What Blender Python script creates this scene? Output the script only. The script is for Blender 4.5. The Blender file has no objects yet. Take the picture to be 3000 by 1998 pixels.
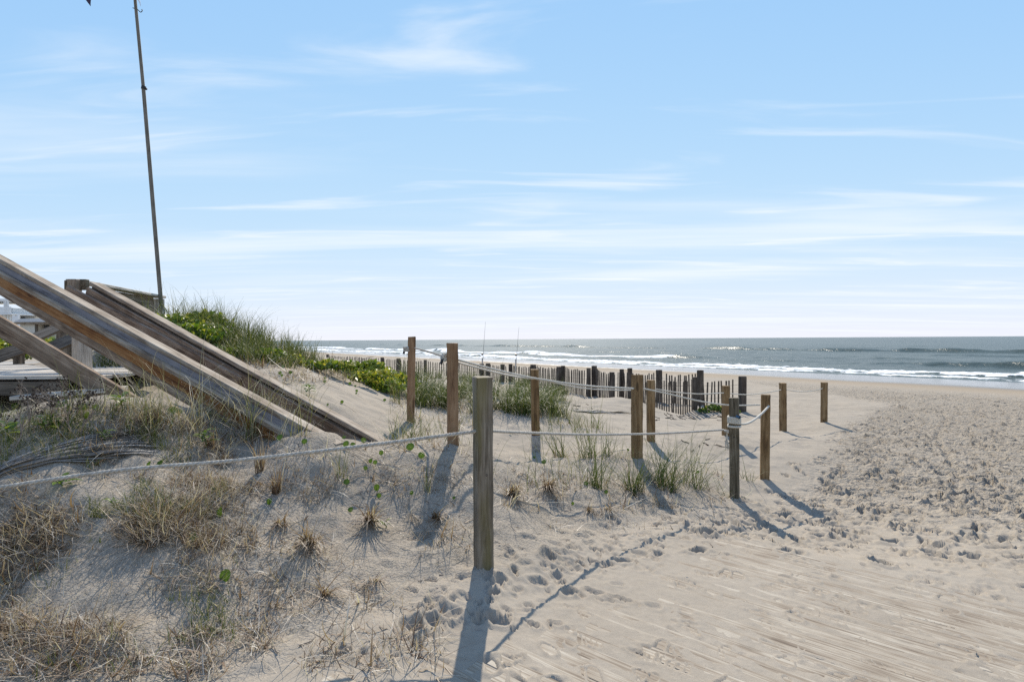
import bpy, bmesh, math, random
import numpy as np
from mathutils import Vector, Matrix
random.seed(7); RNG = np.random.default_rng(11)
SC = bpy.context.scene; COL = SC.collection
R = math.radians

# ------------------------------------------------------------------ camera
F = 1650.0; CX, CY = 1500.0, 999.0          # focal length and centre in photograph pixels
PITCH = 5/1650.0; ROLL = 0.0061
CAM = np.array([0.0, 0.0, 1.25])
fwd = Vector((0, math.cos(PITCH), -math.sin(PITCH)))
right = Vector((math.cos(ROLL), 0, -math.sin(ROLL)))
right = (right - fwd*right.dot(fwd)).normalized(); up = right.cross(fwd)
cd = bpy.data.cameras.new('camera'); cam = bpy.data.objects.new('camera', cd); COL.objects.link(cam)
cd.sensor_width = 36; cd.lens = 36*F/3000; cd.clip_start = 0.05; cd.clip_end = 60000
cam.matrix_world = Matrix(((right.x, up.x, -fwd.x, CAM[0]), (right.y, up.y, -fwd.y, CAM[1]), (right.z, up.z, -fwd.z, CAM[2]), (0, 0, 0, 1)))
SC.camera = cam

# ------------------------------------------------------------------ sun and sky
SUN_EL, SUN_AZ = 41.0, 1.2                  # degrees; azimuth from +Y towards +X
sd = bpy.data.lights.new('sun', 'SUN'); sd.energy = 5.0; sd.angle = R(0.53); sd.color = (1.0, 0.91, 0.78)
sun = bpy.data.objects.new('sun', sd); COL.objects.link(sun)
sun.rotation_euler = (-R(90-SUN_EL), 0, -R(SUN_AZ))
W = bpy.data.worlds.new('World'); SC.world = W; W.use_nodes = True
nt = W.node_tree; N = nt.nodes; L = nt.links; N.clear()
wo = N.new('ShaderNodeOutputWorld'); bg = N.new('ShaderNodeBackground'); bg.inputs['Strength'].default_value = 0.12
sky = N.new('ShaderNodeTexSky'); sky.sky_type = 'NISHITA'; sky.sun_disc = False
sky.sun_elevation = R(SUN_EL); sky.sun_rotation = R(SUN_AZ); sky.air_density = 0.6; sky.dust_density = 0.0; sky.ozone_density = 3.0; sky.altitude = 0
def wn(t, **k):
    n = N.new(t)
    for a, b in k.items(): setattr(n, a, b)
    return n
def mathn(op, a, b=None, c=None):
    n = wn('ShaderNodeMath', operation=op)
    for i, v in enumerate((a, b, c)):
        if v is None: continue
        if isinstance(v, (int, float)): n.inputs[i].default_value = v
        else: L.new(v, n.inputs[i])
    return n.outputs[0]
tc = wn('ShaderNodeTexCoord'); sx = wn('ShaderNodeSeparateXYZ'); L.new(tc.outputs['Generated'], sx.inputs[0])
zc = mathn('ADD', mathn('MAXIMUM', sx.outputs['Z'], 0.0), 0.035)
def cloud(sx_, sy_, off, scale, lo, hi, detail=6, dist=0.6):
    cb = wn('ShaderNodeCombineXYZ')
    L.new(mathn('ADD', mathn('MULTIPLY', mathn('DIVIDE', sx.outputs['X'], zc), sx_), off), cb.inputs[0])
    L.new(mathn('ADD', mathn('MULTIPLY', mathn('DIVIDE', sx.outputs['Y'], zc), sy_), off*0.37), cb.inputs[1])
    nz = wn('ShaderNodeTexNoise'); nz.inputs['Scale'].default_value = scale; nz.inputs['Detail'].default_value = detail
    nz.inputs['Roughness'].default_value = 0.52; nz.inputs['Distortion'].default_value = dist
    L.new(cb.outputs[0], nz.inputs['Vector'])
    mr = wn('ShaderNodeMapRange', interpolation_type='SMOOTHSTEP'); mr.inputs[1].default_value = lo; mr.inputs[2].default_value = hi
    L.new(nz.outputs[0], mr.inputs[0]); return mr.outputs[0]
c1 = cloud(0.16, 0.75, 5.3, 1.0, 0.455, 0.72, 7, 0.5)
c2 = cloud(0.55, 2.2, 9.7, 1.0, 0.52, 0.78, 8, 0.9)
cm = mathn('MINIMUM', mathn('ADD', mathn('MULTIPLY', c1, 0.6), mathn('MULTIPLY', c2, 0.6)), 0.9)
def vm(op, a, b):
    n = wn('ShaderNodeVectorMath', operation=op)
    for i, v in enumerate((a, b)):
        if isinstance(v, tuple): n.inputs[i].default_value = v
        else: L.new(v, n.inputs[i])
    return n.outputs[0]
# the photograph's exposure blend flattens the sky: compress its range, keep its hue order
comp = vm('DIVIDE', sky.outputs[0], vm('ADD', vm('MULTIPLY', sky.outputs[0], (0.45, 0.8, 3.0)), (1, 1, 1)))
skyc = vm('MULTIPLY', comp, (3.25, 5.3, 20.2))
mx = wn('ShaderNodeMix', data_type='RGBA'); L.new(cm, mx.inputs['Factor']); L.new(skyc, mx.inputs['A']); mx.inputs['B'].default_value = (6.3, 6.6, 6.9, 1)
L.new(mx.outputs['Result'], bg.inputs['Color']); L.new(bg.outputs[0], wo.inputs[0])
SC.view_settings.view_transform = 'Standard'; SC.view_settings.look = 'None'; SC.view_settings.exposure = 0.36; SC.view_settings.gamma = 1.0
SC.view_settings.use_curve_mapping = False
SC.render.engine = 'CYCLES'
SC.cycles.max_bounces = 6; SC.cycles.transparent_max_bounces = 6; SC.cycles.use_denoising = False
SC.cycles.sample_clamp_indirect = 4.0; SC.cycles.sample_clamp_direct = 12.0

# ------------------------------------------------------------------ helpers
_f, _r, _u = map(np.array, (fwd, right, up))
def P(px, py, d):
    "photograph pixel at a distance d (metres along +Y) -> point in the place"
    v = _f + (px-CX)/F*_r + (CY-py)/F*_u
    return CAM + v*(d/v[1])
def link(o, parent=None):
    COL.objects.link(o)
    if parent is not None: o.parent = parent
    return o
def tag(o, label=None, cat=None, group=None, kind=None):
    if label: o['label'] = label
    if cat: o['category'] = cat
    if group: o['group'] = group
    if kind: o['kind'] = kind
    return o
def empty(name, loc, label=None, cat=None, group=None, kind=None):
    o = bpy.data.objects.new(name, None); o.location = loc; link(o); o.empty_display_size = 0.1
    return tag(o, label, cat, group, kind)
def np_mesh(name, V, Fs, mat=None, smooth=False, attrs=None):
    V = np.asarray(V, np.float32).reshape(-1, 3); me = bpy.data.meshes.new(name)
    if not isinstance(Fs, (list, tuple)): Fs = [Fs]
    Fs = [np.asarray(f, np.int32) for f in Fs if len(f)]
    me.vertices.add(len(V)); me.vertices.foreach_set('co', V.ravel())
    idx = np.concatenate([f.ravel() for f in Fs]); tot = np.concatenate([np.full(len(f), f.shape[1], np.int32) for f in Fs])
    st = np.concatenate([[0], np.cumsum(tot)[:-1]]).astype(np.int32)
    me.loops.add(len(idx)); me.loops.foreach_set('vertex_index', idx)
    me.polygons.add(len(tot)); me.polygons.foreach_set('loop_start', st)
    if smooth: me.polygons.foreach_set('use_smooth', np.ones(len(tot), bool))
    for k, a in (attrs or {}).items():
        at = me.attributes.new(k, 'FLOAT', 'POINT'); at.data.foreach_set('value', np.asarray(a, np.float32).ravel())
    me.update(calc_edges=True)
    if mat: me.materials.append(mat)
    return me
def obj(name, me, parent=None, loc=None):
    o = bpy.data.objects.new(name, me); link(o, parent)
    if loc is not None: o.location = loc
    return o
# value noise
def _h(ix, iy, seed):
    n = (ix.astype(np.int64)*374761393 + iy.astype(np.int64)*668265263 + seed*974711) & 0xffffffff
    n = ((n ^ (n >> 13))*1274126177) & 0xffffffff
    return ((n ^ (n >> 16)) & 0xffffff)/float(0xffffff)
def vnoise(x, y, seed=0):
    x = np.asarray(x, float); y = np.asarray(y, float)
    ix = np.floor(x); iy = np.floor(y); fx = x-ix; fy = y-iy
    fx = fx*fx*fx*(fx*(fx*6-15)+10); fy = fy*fy*fy*(fy*(fy*6-15)+10)
    a = _h(ix, iy, seed); b = _h(ix+1, iy, seed); c = _h(ix, iy+1, seed); d = _h(ix+1, iy+1, seed)
    return (a+(b-a)*fx) + ((c+(d-c)*fx) - (a+(b-a)*fx))*fy - 0.5
def fbm(x, y, seed=0, oct=4, gain=0.5):
    s = 0; a = 1.0
    for i in range(oct):
        c, sn = math.cos(0.6*i+0.3), math.sin(0.6*i+0.3)
        s = s + a*vnoise((x*c-y*sn)*2**i, (x*sn+y*c)*2**i, seed+i*17); a *= gain
    return s
def sstep(a, b, x):
    t = np.clip((x-a)/(b-a), 0, 1); return t*t*(3-2*t)

# ------------------------------------------------------------------ materials
class NT:
    def __init__(s, name):
        s.m = bpy.data.materials.new(name); s.m.use_nodes = True; s.t = s.m.node_tree; s.t.nodes.clear()
        s.out = s.t.nodes.new('ShaderNodeOutputMaterial')
    def n(s, typ, props=None, **ins):
        nd = s.t.nodes.new(typ)
        for k, v in (props or {}).items(): setattr(nd, k, v)
        for k, v in ins.items():
            k = k.replace('_', ' ')
            sock = nd.inputs[int(k[1:])] if k[0] == 'i' and k[1:].isdigit() else nd.inputs[k]
            if isinstance(v, bpy.types.NodeSocket): s.t.links.new(v, sock)
            else: sock.default_value = v
        return nd
    def math(s, op, a, b=0.0, clamp=False):
        return s.n('ShaderNodeMath', {'operation': op, 'use_clamp': clamp}, i0=a, i1=b).outputs[0]
    def ramp(s, fac, stops, interp='LINEAR'):
        nd = s.n('ShaderNodeValToRGB', i0=fac); cr = nd.color_ramp; cr.interpolation = interp
        while len(cr.elements) < len(stops): cr.elements.new(0.5)
        for e, (p, c) in zip(cr.elements, stops): e.position = p; e.color = (*c, 1) if len(c) == 3 else c
        return nd.outputs[0]
    def noise(s, vec, scale, detail=4, rough=0.55, dist=0.0):
        return s.n('ShaderNodeTexNoise', Vector=vec, Scale=scale, Detail=detail, Roughness=rough, Distortion=dist).outputs[0]
    def mix(s, fac, a, b, blend='MIX'):
        nd = s.n('ShaderNodeMix', {'data_type': 'RGBA', 'blend_type': blend})
        for sock, v in ((nd.inputs['Factor'], fac), (nd.inputs['A'], a), (nd.inputs['B'], b)):
            if isinstance(v, bpy.types.NodeSocket): s.t.links.new(v, sock)
            else: sock.default_value = v if not isinstance(v, tuple) else (*v, 1)[:4]
        return nd.outputs['Result']
    def mapr(s, v, a, b, c=0.0, d=1.0):
        return s.n('ShaderNodeMapRange', {'interpolation_type': 'SMOOTHSTEP'}, i0=v, i1=a, i2=b, i3=c, i4=d).outputs[0]
    def bump(s, h, strength, dist, prev=None):
        k = dict(Height=h, Strength=strength, Distance=dist)
        if prev is not None: k['Normal'] = prev
        return s.n('ShaderNodeBump', **k).outputs[0]
    def attr(s, name): return s.n('ShaderNodeAttribute', {'attribute_name': name}).outputs['Fac']
    def done(s, shader): s.t.links.new(shader, s.out.inputs[0]); return s.m

def wood(name, dark, mid, light, axis='Z', grain=1.0, stain=None, rough=0.8, knots=0.5, bump=0.5):
    t = NT(name); oc = t.n('ShaderNodeTexCoord').outputs['Object']; rnd = t.n('ShaderNodeObjectInfo').outputs['Random']
    off = t.n('ShaderNodeCombineXYZ', X=t.math('MULTIPLY', rnd, 31.0), Y=t.math('MULTIPLY', rnd, 57.0), Z=t.math('MULTIPLY', rnd, 17.0)).outputs[0]
    v = t.n('ShaderNodeVectorMath', {'operation': 'ADD'}, i0=oc, i1=off).outputs[0]
    lo, hi = 2.2, 34.0*grain
    sc = {'X': (lo, hi, hi), 'Y': (hi, lo, hi), 'Z': (hi, hi, lo)}[axis]
    mp = t.n('ShaderNodeMapping', Vector=v, Scale=sc).outputs[0]
    g1 = t.noise(mp, 1.0, 6, 0.62, 0.9)
    sc2 = {'X': (3.0, 210, 210), 'Y': (210, 3.0, 210), 'Z': (210, 210, 3.0)}[axis]
    g2 = t.noise(t.n('ShaderNodeMapping', Vector=v, Scale=sc2).outputs[0], 1.0, 3, 0.6, 0.2)
    g3 = t.noise(v, 5.0, 3, 0.5)
    f = t.math('ADD', t.math('MULTIPLY', g1, 0.75), t.math('MULTIPLY', g2, 0.35))
    f = t.math('ADD', f, t.math('MULTIPLY', t.math('SUBTRACT', g3, 0.5), 0.35))
    c = t.ramp(f, [(0.40, dark), (0.53, mid), (0.69, light)])
    if knots:
        scv = {'X': (2.6, 9, 9), 'Y': (9, 2.6, 9), 'Z': (9, 9, 2.6)}[axis]
        vo = t.n('ShaderNodeTexVoronoi', Vector=t.n('ShaderNodeMapping', Vector=v, Scale=scv).outputs[0], Scale=1.0).outputs['Distance']
        k = t.mapr(vo, 0.10, 0.17, knots, 0.0)
        c = t.mix(k, c, tuple(0.35*x for x in dark))
    if stain:
        st = t.mapr(t.noise(t.n('ShaderNodeMapping', Vector=v, Scale={'X': (1, 5, 5), 'Z': (6, 6, 0.8), 'Y': (5, 1, 5)}[axis]).outputs[0], 1.0, 3), 0.5, 0.66, 0, 0.75)
        c = t.mix(st, c, stain)
    # cracks along the grain
    ck = t.mapr(g1, 0.33, 0.38, 1.0, 0.0)
    c = t.mix(t.math('MULTIPLY', ck, 0.45), c, tuple(0.3*x for x in dark))
    nb = t.bump(f, bump, 0.004)
    return t.done(t.n('ShaderNodeBsdfPrincipled', Base_Color=c, Roughness=rough, Normal=nb, Specular_IOR_Level=0.25).outputs[0])
def plain(name, col, rough=0.7, spec=0.3, var=0.25, scale=12.0, metal=0.0):
    t = NT(name); oc = t.n('ShaderNodeTexCoord').outputs['Object']
    n = t.noise(oc, scale, 5); c = t.mix(t.mapr(n, 0.3, 0.7, 0, 1), tuple(x*(1-var) for x in col), tuple(min(1, x*(1+var)) for x in col))
    return t.done(t.n('ShaderNodeBsdfPrincipled', Base_Color=c, Roughness=rough, Specular_IOR_Level=spec, Metallic=metal, Normal=t.bump(n, 0.2, 0.003)).outputs[0])
def leafmat(name, stops, trans=0.45, rough=0.5, spec=0.25):
    "stops indexed by the per-leaf attribute tint"
    t = NT(name); c = t.ramp(t.attr('tint'), stops)
    b = t.n('ShaderNodeBsdfPrincipled', Base_Color=c, Roughness=rough, Specular_IOR_Level=spec).outputs[0]
    tr = t.n('ShaderNodeBsdfTranslucent', Color=t.mix(1.0, c, (1.0, 1.0, 0.62), 'MULTIPLY')).outputs[0]
    return t.done(t.n('ShaderNodeMixShader', i0=trans, i1=b, i2=tr).outputs[0])
M = {}
M['post_old'] = wood('weathered_post_wood', (0.065, 0.05, 0.034), (0.155, 0.128, 0.094), (0.29, 0.25, 0.195), 'Z', 1.0, stain=(0.14, 0.118, 0.045))
M['post_dark'] = wood('dark_mossy_post_wood', (0.055, 0.044, 0.026), (0.115, 0.094, 0.062), (0.22, 0.19, 0.14), 'Z', 1.0, stain=(0.06, 0.056, 0.028))
M['post_new'] = wood('new_pine_post_wood', (0.12, 0.064, 0.032), (0.215, 0.128, 0.068), (0.31, 0.20, 0.115), 'Z', 0.7, knots=0.8, bump=0.3)
M['post_tan'] = wood('tan_pine_post_wood', (0.088, 0.05, 0.021), (0.185, 0.113, 0.05), (0.29, 0.195, 0.10), 'Z', 0.8, knots=0.7, bump=0.3)
M['fence'] = wood('dark_fence_wood', (0.035, 0.026, 0.02), (0.075, 0.058, 0.045), (0.14, 0.115, 0.09), 'Z', 1.0, knots=0)
M['rail_grey'] = wood('grey_rail_wood', (0.115, 0.082, 0.055), (0.235, 0.185, 0.135), (0.39, 0.335, 0.265), 'X', 1.0, knots=0.4)
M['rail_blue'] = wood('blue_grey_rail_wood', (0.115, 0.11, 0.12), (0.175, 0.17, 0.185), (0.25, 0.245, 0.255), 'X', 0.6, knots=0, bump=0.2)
M['rail_brown'] = wood('brown_rail_wood', (0.11, 0.04, 0.012), (0.215, 0.092, 0.026), (0.31, 0.165, 0.07), 'X', 0.8, stain=(0.13, 0.06, 0.022), knots=0.7)
M['rail_dull'] = wood('dull_brown_rail_wood', (0.08, 0.048, 0.028), (0.19, 0.13, 0.085), (0.32, 0.25, 0.185), 'X', 1.2, stain=(0.15, 0.11, 0.075), knots=0.3)
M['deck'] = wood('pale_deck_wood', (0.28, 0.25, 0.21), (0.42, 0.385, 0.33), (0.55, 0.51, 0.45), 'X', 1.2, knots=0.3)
M['plank'] = wood('sandy_plank_wood', (0.16, 0.12, 0.085), (0.28, 0.23, 0.17), (0.43, 0.38, 0.30), 'X', 1.8, knots=0.3)
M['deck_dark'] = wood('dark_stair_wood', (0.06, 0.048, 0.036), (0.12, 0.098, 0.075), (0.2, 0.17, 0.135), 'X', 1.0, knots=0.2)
M['pole'] = wood('grey_pole_wood', (0.09, 0.08, 0.062), (0.15, 0.135, 0.11), (0.22, 0.2, 0.165), 'Z', 1.0, knots=0)
M['galv'] = plain('galvanised_metal', (0.32, 0.33, 0.34), 0.45, 0.5, 0.25, 30, 0.6)
M['rope'] = plain('grey_white_rope', (0.40, 0.37, 0.315), 0.85, 0.15, 0.22, 60)
M['rope_white'] = plain('white_rope', (0.52, 0.485, 0.41), 0.75, 0.2, 0.12, 60)
M['black'] = plain('black_tape', (0.02, 0.022, 0.025), 0.5, 0.4, 0.3)
M['blue'] = plain('blue_tape', (0.04, 0.10, 0.17), 0.5, 0.4, 0.3)
M['wire'] = plain('rusty_wire', (0.10, 0.07, 0.05), 0.7, 0.4, 0.3)
M['white'] = plain('white_paint', (0.76, 0.76, 0.74), 0.6, 0.3, 0.05, 3)
M['siding'] = plain('pale_siding', (0.55, 0.52, 0.45), 0.7, 0.3, 0.06, 3)
M['roof'] = plain('grey_shingle', (0.17, 0.165, 0.165), 0.85, 0.2, 0.25, 8)
M['roof_pale'] = plain('pale_metal_roof', (0.48, 0.49, 0.5), 0.5, 0.4, 0.08, 4)
M['glass'] = plain('dark_window_glass', (0.05, 0.06, 0.07), 0.15, 0.6, 0.1)
M['flag_white'] = plain('white_flag_cloth', (0.7, 0.72, 0.76), 0.8, 0.2, 0.08)
M['flag_dark'] = plain('dark_flag_cloth', (0.05, 0.04, 0.075), 0.8, 0.2, 0.1)
M['rod'] = plain('dark_rod', (0.03, 0.03, 0.03), 0.4, 0.5, 0.1)
M['grass'] = leafmat('beach_grass_blades', [(0, (0.055, 0.082, 0.016)), (0.35, (0.13, 0.155, 0.036)), (0.62, (0.22, 0.215, 0.105)), (0.82, (0.38, 0.345, 0.245)), (1, (0.58, 0.53, 0.41))], 0.27, 0.48, 0.2)
M['dry'] = leafmat('dry_grass_blades', [(0, (0.12, 0.07, 0.042)), (0.4, (0.265, 0.185, 0.125)), (0.75, (0.46, 0.385, 0.295)), (1, (0.64, 0.59, 0.51))], 0.3)
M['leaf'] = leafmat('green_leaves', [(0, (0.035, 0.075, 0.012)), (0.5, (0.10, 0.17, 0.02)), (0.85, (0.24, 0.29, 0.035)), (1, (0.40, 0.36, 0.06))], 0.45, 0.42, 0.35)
M['twig'] = plain('dry_twig', (0.22, 0.18, 0.145), 0.85, 0.2, 0.35, 40)
M['seed'] = plain('seed_head', (0.055, 0.042, 0.034), 0.9, 0.1, 0.3)
M['frond'] = leafmat('dead_palm_strips', [(0, (0.10, 0.085, 0.07)), (0.5, (0.21, 0.185, 0.155)), (1, (0.36, 0.33, 0.29))], 0.12)

# ------------------------------------------------------------------ terrain
UX, UY = -0.577, 0.817          # along the shore
NX, NY = 0.817, 0.577           # towards the sea
def qs(x, y): return NX*x+NY*y, UX*x+UY*y
SEA = -1.5
def zbase(x, y):
    q, s = qs(x, y)
    z = np.interp(q, [-90, -30, -4, 2, 6, 9, 12, 18, 25, 31, 36, 44, 52, 70, 130, 400], [1.2, 1.0, 0.75, 0.35, -0.1, -0.34, -0.42, -0.60, -0.80, -1.06, -1.24, -1.50, -1.75, -2.4, -4.5, -9])
    near = 1-sstep(8, 16, np.hypot(x, y))
    return z*(1-near) + near*np.minimum(z, np.interp(q, [-10, 8], [-0.12, -0.35]))
CTRL = [P(*c) for c in [
 (0,1998,2.10),(500,1998,2.09),(1000,1998,2.06),(1500,1998,2.08),(2200,1998,2.14),(3000,1998,2.27),
 (0,1650,2.68),(0,1428,3.02),(0,1250,3.6),(100,1192,3.88),(350,1192,3.84),(-500,1650,2.85),(-700,1300,3.8),(-900,1998,2.2),
 (700,1750,2.62),(700,1500,3.2),(700,1350,3.75),(700,1272,4.12),(420,1500,3.0),(350,1750,2.52),(300,1330,3.42),
 (550,1233,3.97),(930,1274,3.98),(1112,1300,4.85),(1075,1297,4.93),(1100,1700,2.84),(1100,1450,3.72),(1100,1330,4.4),
 (1417,1665,3.06),(1328,1302,4.5),(1240,1400,3.9),(1205,1240,6.6),(1150,1290,5.4),(1570,1325,6.4),(1868,1345,5.95),(1907,1298,7.2),
 (2127,1284,8.25),(2152,1462,5.56),(2255,1412,6.4),(2293,1265,9.9),(2417,1240,10.8),
 (1600,1480,4.35),(1750,1480,4.55),(1700,1580,3.75),(1900,1640,3.5),(2050,1520,4.7),(2600,1700,3.36),(2700,1500,5.16),(2950,1330,8.0),(3000,1750,3.05),(2200,1800,2.75),(1800,1850,2.55),
 (2600,1250,11.0),(2900,1210,13.5),
 (760,1085,6.6),(900,1180,5.6),(1060,1236,5.75),(980,1264,5.25),(620,1060,6.9),(860,1085,7.0),(980,1120,7.6),(1100,1155,7.6),
 (600,985,8.2),(470,970,8.2),(780,1022,8.6),(890,1048,9.2),(1000,1075,9.8),(1100,1100,10.0),(1170,1112,10.0),
 (1300,1205,8.0),(1450,1205,8.0),(1620,1245,7.5),(1300,1145,10.2),(1480,1160,10),(1720,1262,7.5),
 (1650,1188,10.5),(1760,1186,10.8),(1850,1172,11.6),(1750,1225,9.0),(1990,1250,9.4),(1960,1226,11.8),(1868,1219,12.4),(2035,1201,13.4),(2175,1206,13.1),
 (1740,1160,16.3),(1645,1143,17.6),(1560,1130,18.7),(1450,1111,20.4),(1330,1101,21.8),(1150,1092,23),(2050,1186,14.8),(1930,1182,15.2),
]]
CTRL += [np.array(c) for c in [(0, 0, -0.18), (1.5, 0.3, -0.2), (-1.6, 0.2, -0.1), (-2.7, 4.8, 0.60), (-4.3, 4.9, 0.55), (-3.6, 6.2, 0.75), (-5.2, 6.0, 0.7), (-4.7, 7.1, 0.95), (-6.3, 8.4, 1.05), (-7.5, 7, 0.8), (-9, 10, 0.9), (-4.4, 9.8, 1.15), (-6.2, 9.8, 1.15), (-3.2, 11.5, 0.8), (0, -3, -0.2), (-3, -2, -0.1), (3, -2, -0.25), (5, 2, -0.3)]]
CTRL = np.array(CTRL)
LK = 2.2
def kern(r): a = r/LK*1.732; return (1+a)*np.exp(-a)
def _solve():
    X = CTRL[:, :2]; D = np.hypot(X[:, None, 0]-X[None, :, 0], X[:, None, 1]-X[None, :, 1])
    sc_ = 1e-3
    return np.linalg.solve(kern(D)+sc_*np.eye(len(X)), CTRL[:, 2]-zbase(X[:, 0], X[:, 1]))
WK = _solve()
def gz0(x, y):
    x = np.asarray(x, float); y = np.asarray(y, float); z = zbase(x, y)
    for (cx, cy, _), w in zip(CTRL, WK): z = z + w*kern(np.hypot(x-cx, y-cy))
    return z
def ropeside(x, y):
    "distance to the trampled side of the rope line"
    pts = np.array([(-1.2, 1.9), (-0.15, 3.06), (2.2, 5.56), (3.0, 6.4), (6.2, 11.0), (10, 15.5)])
    xi = np.interp(y, pts[:, 1], pts[:, 0]); return (np.asarray(x)-xi)*0.77
def rawz0(x, y):
    "ground with its gentle swells, without footprints"
    z = gz0(x, y); d = np.hypot(x, y); q, s = qs(x, y)
    dune = (1-sstep(-0.2, 0.5, ropeside(x, y)))*sstep(1.0, 2.0, d)
    z = z + 0.05*dune*fbm(x*1.6, y*1.6, 5, 3) + 0.016*dune*fbm(x*7, y*7, 9, 3)
    far = sstep(12, 30, d)*(1-sstep(20, 30, q))
    z = z + 0.25*far*fbm(x*0.25, y*0.25, 21, 3)*(1-sstep(4, 12, q))
    return z
BW0 = np.array([-0.60, 1.93]); BPD = np.array([0.79, -0.61])/math.hypot(0.79, 0.61); BPN = np.array([BPD[1]*-1, BPD[0]])
_uv = np.array([(u, v) for u in np.linspace(0, 2.9, 12) for v in np.linspace(0, 2.2, 8)]); _xy = BW0+_uv[:, :1]*BPN+_uv[:, 1:]*BPD
_A = np.c_[_xy, np.ones(len(_xy))]; _pl = np.linalg.lstsq(_A, rawz0(_xy[:, 0], _xy[:, 1]), rcond=None)[0]
def rawz(x, y):
    z = rawz0(x, y); dx = x-BW0[0]; dy = y-BW0[1]; u = dx*BPN[0]+dy*BPN[1]; v = dx*BPD[0]+dy*BPD[1]
    m = sstep(-0.35, 0.05, u)*(1-sstep(2.9, 3.5, u))*sstep(-0.3, 0.05, v)*(1-sstep(2.3, 3.0, v))
    return z*(1-m)+m*(_pl[0]*x+_pl[1]*y+_pl[2])
def gz(x, y): return float(rawz(np.array([x]), np.array([y]))[0])
_gx = np.arange(-9.5, 9.5, 0.04); _gy = np.arange(1.2, 27, 0.04)
_GG = rawz(*np.meshgrid(_gx, _gy, indexing='ij'))
def fastz(x, y):
    u = np.clip((np.asarray(x, float)-_gx[0])/0.04, 0, len(_gx)-1.001); v = np.clip((np.asarray(y, float)-_gy[0])/0.04, 0, len(_gy)-1.001)
    i = u.astype(int); j = v.astype(int); fu = u-i; fv = v-j
    return (_GG[i, j]*(1-fu)+_GG[i+1, j]*fu)*(1-fv)+(_GG[i, j+1]*(1-fu)+_GG[i+1, j+1]*fu)*fv
_ds = 1.5*np.power(26/1.5, np.linspace(0, 1, 700))
def hits(pxy):
    "where lines of sight through photograph pixels meet the sand"
    pxy = np.asarray(pxy, float); out = []
    for a in range(0, len(pxy), 1500):
        b = pxy[a:a+1500]; v = _f[None]+((b[:, 0]-CX)/F)[:, None]*_r+((CY-b[:, 1])/F)[:, None]*_u; v = v/v[:, 1:2]
        pts = CAM+_ds[None, ::3, None]*v[:, None, :]; g = fastz(pts[..., 0], pts[..., 1]); m = pts[..., 2] < g; i = np.argmax(m, 1); i[~m.any(1)] = pts.shape[1]-1; k = np.arange(len(b))
        p = pts[k, i]; p[:, 2] = g[k, i]; out.append(p)
    return np.concatenate(out)
def hit(px, py): return hits([(px, py)])[0]

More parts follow.
